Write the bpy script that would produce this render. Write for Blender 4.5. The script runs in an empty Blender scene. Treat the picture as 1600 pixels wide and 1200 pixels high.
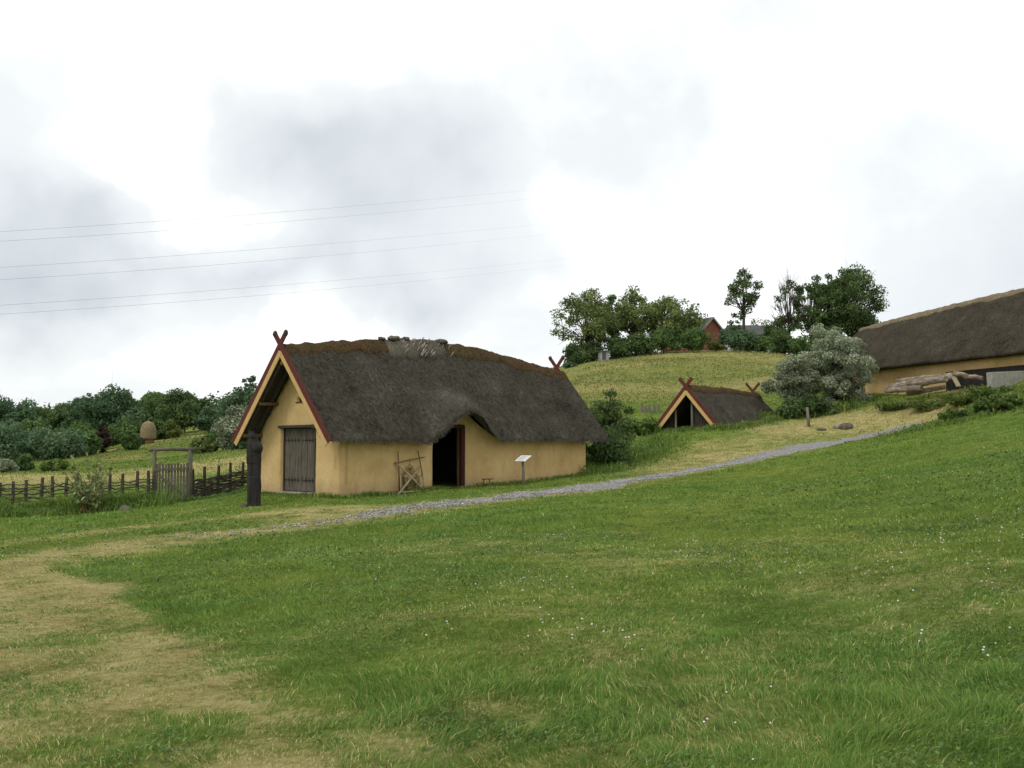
import bpy, math, random
import numpy as np
from math import sin, cos, pi, radians, sqrt, atan2
scene = bpy.context.scene
COL = scene.collection
# ------------------------------------------------------------------ camera
F = 1556.; TH = math.atan(88 / F); H = 1.6
cd = bpy.data.cameras.new('camera'); cam = bpy.data.objects.new('camera', cd); COL.objects.link(cam)
cam.location = (0, 0, H); cam.rotation_euler = (pi / 2 + TH, 0, 0)
cd.sensor_width = 36; cd.lens = F / 1600 * 36; cd.clip_start = .1; cd.clip_end = 6000
scene.camera = cam
scene.view_settings.view_transform = 'Standard'; scene.view_settings.look = 'None'
scene.view_settings.exposure = 0.0; scene.view_settings.gamma = 1
# ------------------------------------------------------------------ sun (soft, overcast)
SUN = np.array([-.62, -.62, 1.05]); SUN /= np.linalg.norm(SUN)
sl = bpy.data.lights.new('sun', 'SUN'); sl.energy = 1.1; sl.angle = radians(14); sl.color = (1, .95, .86)
so = bpy.data.objects.new('sun', sl); COL.objects.link(so)
from mathutils import Vector, Matrix
so.rotation_euler = Vector(SUN).to_track_quat('Z', 'Y').to_euler(); so.location = (-30, -30, 60)
# ------------------------------------------------------------------ world: sky + procedural clouds
world = bpy.data.worlds.new('World'); scene.world = world; world.use_nodes = True
nt = world.node_tree; nt.nodes.clear(); N = nt.nodes; Lk = nt.links
def wn(t, **k):
    n = N.new(t)
    for a, b in k.items(): setattr(n, a, b)
    return n
def wmath(op, a, b=None, c=None, clamp=False):
    n = wn('ShaderNodeMath', operation=op, use_clamp=clamp)
    for i, v in enumerate((a, b, c)):
        if v is None: continue
        if isinstance(v, (int, float)): n.inputs[i].default_value = v
        else: Lk.new(v, n.inputs[i])
    return n.outputs[0]
sky = wn('ShaderNodeTexSky', sky_type='NISHITA', sun_disc=False)
sky.sun_elevation = math.asin(SUN[2]); sky.sun_rotation = atan2(SUN[0], SUN[1])
tc = wn('ShaderNodeTexCoord'); gen = tc.outputs['Generated']
sx = wn('ShaderNodeSeparateXYZ'); Lk.new(gen, sx.inputs[0])
zz = wmath('MAXIMUM', wmath('ADD', sx.outputs[2], .10), .03)
cx = wn('ShaderNodeCombineXYZ')
Lk.new(wmath('DIVIDE', sx.outputs[0], zz), cx.inputs[0]); Lk.new(wmath('DIVIDE', sx.outputs[1], zz), cx.inputs[1])
def wnoise(vec, scale, detail, rough=.55, dist=0.):
    n = wn('ShaderNodeTexNoise'); Lk.new(vec, n.inputs['Vector'])
    n.inputs['Scale'].default_value = scale; n.inputs['Detail'].default_value = detail
    n.inputs['Roughness'].default_value = rough; n.inputs['Distortion'].default_value = dist
    return n.outputs['Fac']
n1 = wnoise(gen, 2.6, 7, .52, .3); n2 = wnoise(gen, 7., 5, .5, .2); n3 = wnoise(cx.outputs[0], .55, 6, .55, .2)
def wdir(px, py):
    a = (px - 800) / F; b = (600 - py) / F
    v = np.array([a, cos(TH) - b * sin(TH), sin(TH) + b * cos(TH)]); return v / np.linalg.norm(v)
# warp the direction a little so the cloud banks get uneven rims
nw = wn('ShaderNodeTexNoise'); Lk.new(gen, nw.inputs['Vector']); nw.inputs['Scale'].default_value = 5; nw.inputs['Detail'].default_value = 5
vs = wn('ShaderNodeVectorMath', operation='SUBTRACT'); Lk.new(nw.outputs['Color'], vs.inputs[0]); vs.inputs[1].default_value = (.5, .5, .5)
vm = wn('ShaderNodeVectorMath', operation='SCALE'); Lk.new(vs.outputs[0], vm.inputs[0]); vm.inputs['Scale'].default_value = .24
va = wn('ShaderNodeVectorMath', operation='ADD'); Lk.new(gen, va.inputs[0]); Lk.new(vm.outputs[0], va.inputs[1])
total = None
#         px   py   rx   ry  strength
BANKS = [(600, 225, 215, 78, .78), (590, 330, 130, 50, .35), (690, 415, 240, 78, .74), (440, 240, 120, 50, .40), (70, 405, 170, 58, .78), (640, 460, 150, 40, .45), (330, 440, 150, 30, .3), (920, 230, 220, 90, .36),
         (160, 330, 160, 30, .40), (60, 30, 300, 60, .12), (1500, 430, 330, 90, .22), (340, 355, 120, 42, -.55), (230, 240, 120, 60, -.35), (1250, 330, 300, 90, .08), (150, 600, 260, 45, .15), (800, 560, 200, 60, .40), (1000, 90, 420, 90, .26),
         (30, 190, 90, 90, .18), (-500, 300, 500, 150, .5), (2200, 300, 500, 200, .5)]
for px, py, rx, ry, s in BANKS:
    c = wdir(px, py)
    a = wn('ShaderNodeVectorMath', operation='SUBTRACT'); Lk.new(va.outputs[0], a.inputs[0]); a.inputs[1].default_value = tuple(c)
    b = wn('ShaderNodeVectorMath', operation='MULTIPLY'); Lk.new(a.outputs[0], b.inputs[0]); b.inputs[1].default_value = (F / rx, F / rx, F / ry)
    l = wn('ShaderNodeVectorMath', operation='LENGTH'); Lk.new(b.outputs[0], l.inputs[0])
    e = wmath('MULTIPLY', wmath('POWER', 2.718, wmath('MULTIPLY', wmath('POWER', l.outputs['Value'], 2.4), -.8)), s)
    total = e if total is None else wmath('ADD', total, e)
fld = wmath('ADD', wmath('MULTIPLY', total, wmath('ADD', wmath('MULTIPLY', n2, 1.2), .12)), wmath('MULTIPLY', wmath('SUBTRACT', n1, .5), .95))
fld = wmath('ADD', fld, wmath('MULTIPLY', wmath('SUBTRACT', n3, .5), .35))
cr = wn('ShaderNodeValToRGB'); Lk.new(fld, cr.inputs[0])
el = cr.color_ramp.elements
el[0].position = .08; el[0].color = (1.20, 1.21, 1.21, 1)
el[1].position = 1.0; el[1].color = (.61, .65, .705, 1)
for p, c in ((.26, (.96, 1.0, 1.01, 1)), (.52, (.85, .89, .925, 1)), (.78, (.715, .76, .80, 1))):
    e = el.new(p); e.color = c
sc_ = wn('ShaderNodeVectorMath', operation='SCALE'); Lk.new(cr.outputs[0], sc_.inputs[0]); sc_.inputs['Scale'].default_value = 10
mx = wn('ShaderNodeMixRGB'); mx.inputs[0].default_value = .93; Lk.new(sky.outputs[0], mx.inputs[1]); Lk.new(sc_.outputs[0], mx.inputs[2])
bg = wn('ShaderNodeBackground'); bg.inputs[1].default_value = .1; Lk.new(mx.outputs[0], bg.inputs[0])
wo = wn('ShaderNodeOutputWorld'); Lk.new(bg.outputs[0], wo.inputs[0])

# ------------------------------------------------------------------ numeric helpers
def P(px, py, Y):
    a = (px - 800) / F; b = (600 - py) / F
    dy = cos(TH) - b * sin(TH); dz = sin(TH) + b * cos(TH)
    return np.array([a / dy * Y, Y, H + dz / dy * Y])
CP=[(533,777,30.9),(408,768,33.4),(915,740,41.3),(700,763,35),
(0,885,15.5),(250,851,18.7),(450,825,21.2),(640,797,24.7),(780,781,28.7),(900,765,32),(1000,750,36),(1100,733,40),(1200,712,44),(1300,693,47),(1440,665,50.5),
(1600,874,10),(1600,722,20),(1600,672,30),(1590,648,37),(1480,663,40),(1300,750,30),(1300,838,15),(1450,700,30),
(0,815,30),(200,800,33),(270,787,36.2),(0,803,36),(385,768,38),(0,745,50),(200,742,55),(340,725,60),(0,725,80),(200,712,80),(350,700,85),
(1020,673,56),(1133,670,52.5),(1213,656,57),(960,722,45),(1250,640,62),(1335,622,62),(1430,620,58),(1500,606,56),(1600,588,50),(1600,620,44),(1350,650,55),
(1000,640,66),(880,640,66),(900,600,95),(880,577,125),(1000,600,90),(950,562,134),(1050,549,140),(1150,548,142),(1250,560,142),(1100,606,86),(1200,590,90),(1350,575,110),
(750,600,125),(600,640,120),(450,672,105),(300,684,110),(230,684,96),(190,697,92),(150,705,95),(0,712,110),(0,695,170),(150,680,170),(300,665,170),(450,655,170),(600,630,170)]
XY=[];Z=[]
for c in CP:
    p=P(*c); XY.append(p[:2]); Z.append(p[2])
for x,y,z in [(0,0,0),(-6,0,-.2),(7,0,.35),(0,-15,0),(-15,-15,-.3),(15,-15,.8),(0,6,-.02),(-5,8,-.25),(25,15,1.6),(-30,10,-1),(-45,30,-1.6),
  (0,200,12),(60,200,15),(110,160,15),(-100,200,3),(-60,260,4),(60,280,14),(-120,100,-.5),(-80,50,-1.2),(60,40,4),(110,80,8),(40,30,3),(60,0,2.5),(-60,-20,-1),(40,100,9),(60,70,6.5),(-200,150,2),(200,150,14)]:
    XY.append((x,y));Z.append(z)
XY=np.array(XY,float);Z=np.array(Z,float)
SC=30.
def _U(r2): return np.where(r2>1e-12, .5*r2*np.log(np.maximum(r2,1e-12)),0)
def _fit():
    X=XY/SC;n=len(X)
    d=((X[:,None]-X[None])**2).sum(-1)
    A=np.zeros((n+3,n+3));A[:n,:n]=_U(d)+np.eye(n)*0.002
    A[:n,n]=1;A[:n,n+1:]=X;A[n,:n]=1;A[n+1:,:n]=X.T
    return np.linalg.solve(A,np.r_[Z,0,0,0])
W=_fit()
def ter0(x,y):
    x=np.atleast_1d(np.asarray(x,float));y=np.atleast_1d(np.asarray(y,float))
    xs=np.clip(x,-200,200);ys=np.clip(y,-20,280)
    q=np.stack([xs,ys],-1).reshape(-1,2)/SC
    out=np.empty(len(q))
    for i in range(0,len(q),20000):
        s=q[i:i+20000];d=((s[:,None]-XY[None]/SC)**2).sum(-1)
        out[i:i+20000]=_U(d)@W[:-3]+W[-3]+s@W[-2:]
    return out.reshape(x.shape)
rs = np.random.RandomState(7)
_TAB = rs.rand(256, 256)
def vnoise(x, y):
    xi = np.floor(x).astype(int); yi = np.floor(y).astype(int); fx = x - xi; fy = y - yi
    fx = fx * fx * (3 - 2 * fx); fy = fy * fy * (3 - 2 * fy)
    a = _TAB[xi & 255, yi & 255]; b = _TAB[(xi + 1) & 255, yi & 255]; c = _TAB[xi & 255, (yi + 1) & 255]; d = _TAB[(xi + 1) & 255, (yi + 1) & 255]
    return (a * (1 - fx) + b * fx) * (1 - fy) + (c * (1 - fx) + d * fx) * fy
def fbm(x, y, s=1., o=4, g=.5):
    x = np.asarray(x, float); y = np.asarray(y, float)
    t = 0; a = 1; n = 0
    for i in range(o):
        t = t + a * vnoise(x * s + 17.3 * i, y * s + 9.1 * i); n += a; a *= g; s *= 2.03
    return t / n
def T(x, y):
    x = np.atleast_1d(np.asarray(x, float)); y = np.atleast_1d(np.asarray(y, float))
    x, y = np.broadcast_arrays(x, y)
    r = np.hypot(x, y)
    z = ter0(x, y)
    z = z + (fbm(x, y, .35, 3) - .5) * .16 + (fbm(x + 50, y, 1.6, 2) - .5) * .05
    z = z + (fbm(x, y, .06, 3) - .5) * np.clip((r - 55) / 60, 0, 1) * 1.6
    return z
def tz(x, y): return float(T(x, y)[0])
def G(px, py):
    """world ground point under a pixel of the photograph"""
    Ys = np.arange(3.5, 230, .12); a = P(px, py, 1.) - np.array([0, 0, H])
    z = ter0(a[0] * Ys, Ys); d = H + a[2] * Ys - z
    i = np.argmax(d < 0); Y = Ys[i] if d[i] < 0 else 150
    return np.array([a[0] * Y, Y, tz(a[0] * Y, Y)])
def GY(px, Y):
    x = (px - 800) / F * Y * 1.0; return np.array([x, Y, tz(x, Y)])

class MB:
    """mesh collector"""
    def __init__(s): s.v = []; s.f = []; s.n = 0; s.m = []; s.mi = 0; s.at = {}
    def add(s, v, f):
        v = [tuple(map(float, p)) for p in v]
        s.v += v; s.f += [tuple(i + s.n for i in q) for q in f]; s.m += [s.mi] * len(f); s.n += len(v)
    def box(s, c, d, R=None, taper=1.):
        vs = []
        for z in (-.5, .5):
            k = 1 if z < 0 else taper
            for x, y in ((-.5, -.5), (.5, -.5), (.5, .5), (-.5, .5)): vs.append(np.array([x * d[0] * k, y * d[1] * k, z * d[2]]))
        if R is not None: vs = [np.array(R) @ p for p in vs]
        s.add([p + np.array(c, float) for p in vs], [(0, 3, 2, 1), (4, 5, 6, 7), (0, 1, 5, 4), (1, 2, 6, 5), (2, 3, 7, 6), (3, 0, 4, 7)])
    def beam(s, a, b, w, h, up=(0, 0, 1)):
        """rectangular bar from a to b; h along up, w across"""
        a = np.array(a, float); b = np.array(b, float); t = b - a; L = np.linalg.norm(t); t /= L
        up = np.array(up, float); sd = np.cross(t, up); sd /= np.linalg.norm(sd); up = np.cross(sd, t)
        vs = []
        for p in (a, b):
            for i, j in ((-1, -1), (1, -1), (1, 1), (-1, 1)): vs.append(p + sd * i * w / 2 + up * j * h / 2)
        s.add(vs, [(0, 1, 2, 3), (4, 7, 6, 5), (0, 4, 5, 1), (1, 5, 6, 2), (2, 6, 7, 3), (3, 7, 4, 0)])
    def tube(s, pts, rad, n=7, cap=True, wob=0., rnd=None):
        pts = [np.array(p, float) for p in pts]; k = len(pts)
        if not hasattr(rad, '__len__'): rad = [rad] * k
        ref = np.array([.31, .17, .93]); vs = []
        for i, p in enumerate(pts):
            t = pts[min(i + 1, k - 1)] - pts[max(i - 1, 0)]; t /= (np.linalg.norm(t) + 1e-9)
            if abs(t @ ref) > .9: r2 = np.array([1., 0, 0])
            else: r2 = ref
            u = np.cross(t, r2); u /= np.linalg.norm(u); w = np.cross(t, u)
            for j in range(n):
                a = 2 * pi * j / n; q = rad[i] * (1 + (wob * (rnd.random() - .5) if rnd else 0))
                vs.append(p + (u * cos(a) + w * sin(a)) * q)
        f = [(i * n + j, i * n + (j + 1) % n, (i + 1) * n + (j + 1) % n, (i + 1) * n + j) for i in range(k - 1) for j in range(n)]
        if cap: f += [tuple(range(n - 1, -1, -1)), tuple((k - 1) * n + j for j in range(n))]
        s.add(vs, f)
    def blob(s, c, r, seed=0, amp=.2, nu=12, nv=8, flat=None):
        rn = random.Random(seed); k = [(rn.uniform(-1, 1), rn.uniform(-1, 1), rn.uniform(-1, 1), rn.uniform(0, 6)) for _ in range(6)]
        vs = []; r = np.array(r, float) if hasattr(r, '__len__') else np.array([r] * 3, float)
        def pt(u, v):
            d = np.array([cos(u) * sin(v), sin(u) * sin(v), cos(v)])
            q = 1 + amp * sum(sin(3 * (a * d[0] + b * d[1] + e * d[2]) * (1 + .5 * i) + f) for i, (a, b, e, f) in enumerate(k)) / 4
            p = d * q * r
            return p + np.array(c, float)
        vs.append(pt(0, 0))
        for j in range(1, nv):
            for i in range(nu): vs.append(pt(2 * pi * i / nu, pi * j / nv))
        vs.append(pt(0, pi)); e = len(vs) - 1
        f = [(0, 1 + i, 1 + (i + 1) % nu) for i in range(nu)]
        for j in range(nv - 2):
            for i in range(nu):
                a = 1 + j * nu + i; b = 1 + j * nu + (i + 1) % nu; f.append((a, a + nu, b + nu, b))
        f += [(e, e - nu + (i + 1) % nu, e - nu + i) for i in range(nu)]
        s.add(vs, f)
    def build(s, name, mat, parent=None, smooth=False, bevel=0):
        me = bpy.data.meshes.new(name); me.from_pydata(s.v, [], s.f); me.validate(); me.update()
        for m in (mat if isinstance(mat, (list, tuple)) else [mat]): me.materials.append(m)
        if smooth: me.polygons.foreach_set('use_smooth', [True] * len(me.polygons))
        o = bpy.data.objects.new(name, me); COL.objects.link(o)
        if parent: o.parent = parent
        if bevel:
            b = o.modifiers.new('bevel', 'BEVEL'); b.width = bevel; b.segments = 2; b.limit_method = 'ANGLE'
        return o
def npmesh(name, V, Fq, mat, parent=None, smooth=False, attrs=None, loc=None):
    """V (n,3) float, Fq (m,k) int with one polygon size"""
    V = np.asarray(V, np.float32)
    if loc is not None: V = V - np.asarray(loc, np.float32)
    me = bpy.data.meshes.new(name); n = len(V); m, k = Fq.shape
    me.vertices.add(n); me.vertices.foreach_set('co', V.ravel())
    me.loops.add(m * k); me.loops.foreach_set('vertex_index', Fq.astype(np.int32).ravel())
    me.polygons.add(m); me.polygons.foreach_set('loop_start', np.arange(0, m * k, k, dtype=np.int32)); me.polygons.foreach_set('loop_total', np.full(m, k, np.int32))
    if smooth: me.polygons.foreach_set('use_smooth', np.ones(m, bool))
    me.update(calc_edges=True)
    for a, val in (attrs or {}).items():
        at = me.attributes.new(a, 'FLOAT', 'POINT'); at.data.foreach_set('value', np.asarray(val, np.float32))
    me.materials.append(mat)
    o = bpy.data.objects.new(name, me); COL.objects.link(o)
    if parent: o.parent = parent
    if loc is not None: o.location = tuple(float(q) for q in loc)
    return o
def thing(name, label, cat, loc=(0, 0, 0), rotz=0, group=None):
    o = bpy.data.objects.new(name, None); COL.objects.link(o); o.empty_display_size = .3
    o.location = tuple(float(q) for q in loc); o.rotation_euler = (0, 0, rotz)
    o['label'] = label; o['category'] = cat
    if group: o['group'] = group
    return o
def tag(o, label, cat, group=None):
    o['label'] = label; o['category'] = cat
    if group: o['group'] = group
    return o
def kind(o, k, label=None, cat=None):
    o['kind'] = k
    if label: o['label'] = label
    if cat: o['category'] = cat
    return o
def loc3(o, p):
    """world point -> local of a yaw-only empty"""
    r = o.rotation_euler[2]; d = np.array(p, float) - np.array(o.location)
    return np.array([d[0] * cos(r) + d[1] * sin(r), -d[0] * sin(r) + d[1] * cos(r), d[2]])
def w3(o, p):
    r = o.rotation_euler[2]
    return np.array([p[0] * cos(r) - p[1] * sin(r) + o.location[0], p[0] * sin(r) + p[1] * cos(r) + o.location[1], p[2] + o.location[2]])
def hit(o, px, py, axis, val):
    """where the photograph's pixel meets the plane (local axis = val) of thing o, local coords"""
    a = loc3(o, P(px, py, 1.)); b = loc3(o, (0, 0, H)); t = (val - b[axis]) / (a[axis] - b[axis]); return b + (a - b) * t

# ------------------------------------------------------------------ materials
class NM:
    def __init__(s, name, rough=.9, spec=.2):
        s.m = bpy.data.materials.new(name); s.m.use_nodes = True; s.t = s.m.node_tree; s.t.nodes.clear()
        s.b = s.n('ShaderNodeBsdfPrincipled'); s.o = s.n('ShaderNodeOutputMaterial'); s.l(s.b.outputs[0], s.o.inputs[0])
        s.b.inputs['Roughness'].default_value = rough; s.b.inputs['Specular IOR Level'].default_value = spec
        s.tc = s.n('ShaderNodeTexCoord')
    def n(s, t, **k):
        q = s.t.nodes.new(t)
        for a, b in k.items(): setattr(q, a, b)
        return q
    def l(s, a, b): s.t.links.new(a, b)
    def noise(s, scale, detail=5, rough=.6, stretch=None, dist=0., off=(0, 0, 0), rot=(0, 0, 0)):
        q = s.n('ShaderNodeTexNoise'); q.inputs['Scale'].default_value = scale; q.inputs['Detail'].default_value = detail
        q.inputs['Roughness'].default_value = rough; q.inputs['Distortion'].default_value = dist
        mp = s.n('ShaderNodeMapping'); s.l(s.tc.outputs['Object'], mp.inputs[0]); mp.inputs['Scale'].default_value = stretch or (1, 1, 1); mp.inputs['Location'].default_value = off
        mp.inputs['Rotation'].default_value = rot
        s.l(mp.outputs[0], q.inputs['Vector']); return q.outputs['Fac']
    def ramp(s, f, stops, interp='LINEAR'):
        r = s.n('ShaderNodeValToRGB'); s.l(f, r.inputs[0]); e = r.color_ramp.elements; r.color_ramp.interpolation = interp
        e[0].position = stops[0][0]; e[0].color = (*stops[0][1], 1); e[1].position = stops[-1][0]; e[1].color = (*stops[-1][1], 1)
        for p, c in stops[1:-1]: e.new(p).color = (*c, 1)
        return r.outputs[0]
    def math(s, op, a, b=None, clamp=False):
        q = s.n('ShaderNodeMath', operation=op, use_clamp=clamp)
        for i, v in enumerate((a, b)):
            if v is None: continue
            if isinstance(v, (int, float)): q.inputs[i].default_value = v
            else: s.l(v, q.inputs[i])
        return q.outputs[0]
    def mix(s, f, a, b, blend='MIX'):
        q = s.n('ShaderNodeMixRGB', blend_type=blend)
        for i, v in enumerate((f, a, b)):
            if isinstance(v, (int, float)): q.inputs[i].default_value = v
            elif isinstance(v, tuple): q.inputs[i].default_value = (*v, 1)
            else: s.l(v, q.inputs[i])
        return q.outputs[0]
    def attr(s, name): q = s.n('ShaderNodeAttribute'); q.attribute_name = name; return q.outputs['Fac']
    def col(s, c): s.l(c, s.b.inputs['Base Color']); return s
    def bump(s, h, strength=.5, dist=.02):
        q = s.n('ShaderNodeBump'); q.inputs['Strength'].default_value = strength; q.inputs['Distance'].default_value = dist
        s.l(h, q.inputs['Height']); s.l(q.outputs[0], s.b.inputs['Normal']); return s
def simple(name, stops, scale=6, stretch=None, rough=.9, bump=.4, bd=.01, spec=.2, detail=6):
    q = NM(name, rough, spec); f = q.noise(scale, detail, .65, stretch); q.col(q.ramp(f, stops)); q.bump(f, bump, bd); return q.m
def plaster():
    q = NM('ochre_plaster', .95, .1)
    a = q.noise(.9, 6, .6, off=(3, 1, 2)); b = q.noise(7, 5, .6, (1, 1, .5)); c = q.noise(40, 3, .6)
    col = q.ramp(a, [(.25, (.46, .30, .125)), (.45, (.55, .375, .165)), (.62, (.61, .43, .20)), (.8, (.62, .47, .26))])
    col = q.mix(q.math('MULTIPLY', q.ramp(b, [(.45, (0, 0, 0)), (.75, (1, 1, 1))]), .35), col, (.62, .50, .30))
    d = q.noise(2.2, 6, .7, (1, 1, .35), off=(9, 4, 1))
    col = q.mix(q.math('MULTIPLY', q.ramp(d, [(.54, (0, 0, 0)), (.70, (1, 1, 1))]), .6), col, (.38, .26, .13))
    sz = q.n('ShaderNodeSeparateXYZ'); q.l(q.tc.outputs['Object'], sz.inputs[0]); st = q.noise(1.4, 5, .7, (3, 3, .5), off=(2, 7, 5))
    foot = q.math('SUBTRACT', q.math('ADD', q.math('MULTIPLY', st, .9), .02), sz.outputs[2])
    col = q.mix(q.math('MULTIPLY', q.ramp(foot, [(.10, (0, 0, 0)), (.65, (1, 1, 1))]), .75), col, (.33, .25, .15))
    cv = q.n('ShaderNodeTexVoronoi'); cv.feature = 'DISTANCE_TO_EDGE'; cv.inputs['Scale'].default_value = 1.3; w_ = q.n('ShaderNodeMapping'); q.l(q.tc.outputs['Object'], w_.inputs[0])
    wv = q.n('ShaderNodeVectorMath', operation='ADD'); nz = q.n('ShaderNodeTexNoise'); nz.inputs['Scale'].default_value = 3; q.l(w_.outputs[0], nz.inputs[0]); q.l(w_.outputs[0], wv.inputs[0]); q.l(nz.outputs['Color'], wv.inputs[1]); q.l(wv.outputs[0], cv.inputs['Vector'])
    ck = q.math('MULTIPLY', q.ramp(cv.outputs['Distance'], [(.0, (1, 1, 1)), (.012, (0, 0, 0))]), q.ramp(a, [(.45, (0, 0, 0)), (.6, (.5, .5, .5))])); col = q.mix(ck, col, (.22, .14, .06))
    q.col(col); h = q.math('ADD', q.math('MULTIPLY', a, 1.5), q.math('ADD', b, q.math('MULTIPLY', c, .3))); q.bump(h, .8, .03); return q.m
def thatch(name, base, light, dark, moss=None, mossz=.55):
    q = NM(name, 1., .05)
    a = q.noise(.7, 6, .65); b = q.noise(9, 8, .75); c = q.noise(34, 4, .7, (1, 1, .5)); e = q.noise(3.2, 5, .7, off=(4, 5, 6))
    f = q.math('ADD', q.math('MULTIPLY', b, .6), q.math('ADD', q.math('MULTIPLY', c, .4), q.math('MULTIPLY', q.math('SUBTRACT', a, .5), .5)))
    col = q.ramp(f, [(.36, dark), (.455, base), (.53, base), (.64, light)])
    if moss:
        col = q.mix(q.math('MULTIPLY', q.ramp(e, [(mossz, (0, 0, 0)), (mossz + .12, (1, 1, 1))]), .65), col, moss)
    q.col(col); q.bump(q.math('ADD', q.math('MULTIPLY', b, 1.2), q.math('ADD', c, e)), .9, .06); return q.m
def wood(name, dark, light, sc=(14, 14, 1.2), bump=.5):
    q = NM(name, .85, .2); a = q.noise(1.6, 7, .7, sc); b = q.noise(3, 4, .6)
    col = q.ramp(q.math('ADD', q.math('MULTIPLY', a, .75), q.math('MULTIPLY', b, .25)), [(.33, dark), (.66, light)])
    q.col(col); q.bump(a, bump, .008); return q.m
def foliage(name, dark, mid, light, trans=.3):
    q = NM(name, .75, .15); r = q.attr('rnd'); c = q.noise(.55, 3, .6)
    f = q.math('ADD', q.math('MULTIPLY', r, .7), q.math('MULTIPLY', c, .3))
    col = q.ramp(f, [(.12, dark), (.5, mid), (.88, light)]); q.col(col)
    t = q.n('ShaderNodeBsdfTranslucent'); q.l(col, t.inputs[0]); m = q.n('ShaderNodeMixShader'); m.inputs[0].default_value = trans
    q.l(q.b.outputs[0], m.inputs[1]); q.l(t.outputs[0], m.inputs[2]); q.l(m.outputs[0], q.o.inputs[0]); return q.m
M = {}
M['plaster'] = plaster()
M['thatch'] = thatch('weathered_thatch', (.082, .074, .058), (.165, .150, .120), (.030, .024, .018), (.062, .064, .030), .58)
M['thatch_dark'] = thatch('dark_thatch', (.062, .053, .038), (.115, .100, .073), (.022, .018, .013), (.046, .048, .024), .58)
M['thatch_end'] = simple('cut_thatch', [(.3, (.02, .017, .012)), (.7, (.07, .058, .042))], 25)
q = NM('turf_ridge', 1., .03); a = q.noise(1.3, 4, .6, (1, .4, .4)); b = q.noise(10, 7, .75); c = q.noise(2.6, 5, .7, off=(8, 1, 3))
cc = q.ramp(q.math('ADD', q.math('MULTIPLY', a, .75), q.math('MULTIPLY', b, .25)), [(.34, (.060, .052, .034)), (.43, (.085, .058, .030)), (.51, (.100, .060, .032)), (.58, (.085, .067, .028)), (.68, (.085, .078, .034))])
cc = q.mix(q.ramp(b, [(.36, (1, 1, 1)), (.50, (0, 0, 0))]), cc, (.030, .022, .012)); q.col(cc); q.bump(q.math('ADD', b, c), 1., .06); M['ridge'] = q.m
M['ridge_grey'] = thatch('grey_ridge', (.12, .105, .08), (.24, .22, .17), (.04, .034, .026))
M['ridge_tan'] = thatch('straw_ridge', (.20, .16, .10), (.33, .27, .18), (.07, .055, .038))
M['red'] = wood('dark_red_paint', (.075, .020, .016), (.130, .036, .027))
M['tan'] = wood('tan_paint', (.42, .27, .10), (.60, .41, .18))
M['door'] = wood('weathered_door', (.050, .040, .030), (.165, .145, .115), (16, 16, .9))
M['grey_wood'] = wood('grey_wood', (.085, .078, .060), (.24, .22, .175))
M['dark_wood'] = wood('dark_wood', (.022, .019, .016), (.075, .062, .048))
M['brown_wood'] = wood('brown_wood', (.09, .055, .028), (.22, .14, .07))
M['pale_wood'] = wood('pale_wood', (.22, .17, .10), (.50, .42, .28))
M['near_black'] = wood('near_black_wood', (.010, .009, .009), (.040, .035, .032), (9, 9, 1.2), .9)
M['gate_wood'] = wood('gate_wood', (.055, .050, .036), (.155, .145, .105))
M['maroon'] = wood('maroon_paint', (.030, .010, .010), (.065, .018, .016))
M['iron'] = simple('iron', [(.3, (.012, .011, .01)), (.7, (.04, .034, .03))], 20, rough=.7)
M['bark'] = wood('bark', (.035, .029, .022), (.11, .095, .072), (8, 8, 2))
M['pelt'] = simple('hide', [(.35, (.05, .035, .015)), (.5, (.25, .18, .08)), (.7, (.42, .34, .20))], 7)
M['stone'] = simple('stone', [(.3, (.14, .12, .09)), (.5, (.27, .24, .19)), (.7, (.40, .37, .30))], 5)
M['dark_stone'] = simple('dark_stone', [(.3, (.05, .045, .035)), (.7, (.18, .16, .12))], 5)
M['concrete'] = simple('concrete', [(.3, (.22, .21, .18)), (.7, (.36, .35, .31))], 4)
M['brick'] = simple('red_brick', [(.3, (.20, .07, .05)), (.7, (.30, .12, .085))], 2.5)
M['slate'] = simple('dark_roofing', [(.3, (.05, .05, .05)), (.7, (.11, .11, .11))], 2)
M['white'] = simple('white_board', [(.3, (.60, .60, .58)), (.7, (.78, .78, .76))], 3, rough=.6, bump=.05)
M['ink'] = simple('ink', [(.3, (.05, .05, .05)), (.7, (.12, .12, .12))], 3)
M['shedgrey'] = simple('shed_paint', [(.3, (.22, .24, .23)), (.7, (.34, .36, .35))], 3)
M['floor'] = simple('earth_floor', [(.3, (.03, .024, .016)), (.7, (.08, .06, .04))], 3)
M['straw_pale'] = simple('bleached_straw', [(.3, (.10, .09, .07)), (.5, (.24, .21, .17)), (.7, (.45, .41, .35))], 6)
M['cable'] = simple('cable', [(.3, (.10, .10, .11)), (.7, (.16, .16, .17))], 3)
M['straw'] = simple('haystack_straw', [(.3, (.12, .09, .05)), (.7, (.28, .215, .12))], 6)
M['f_dark'] = foliage('leaves_dark', (0.036, 0.062, 0.024), (0.086, 0.142, 0.046), (0.174, 0.240, 0.079))
M['f_mid'] = foliage('leaves_mid', (0.047, 0.083, 0.028), (0.100, 0.174, 0.053), (0.199, 0.298, 0.091))
M['f_olive'] = foliage('leaves_olive', (0.060, 0.084, 0.029), (0.156, 0.206, 0.066), (0.300, 0.360, 0.126))
M['f_yellow'] = foliage('leaves_yellow', (.06, .085, .02), (.13, .17, .045), (.26, .31, .10))
M['f_blue'] = foliage('leaves_bluish', (0.043, 0.082, 0.041), (0.094, 0.162, 0.079), (0.180, 0.264, 0.138))
M['f_silver'] = foliage('leaves_silver', (.11, .135, .075), (.30, .35, .225), (.56, .60, .45))
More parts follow.
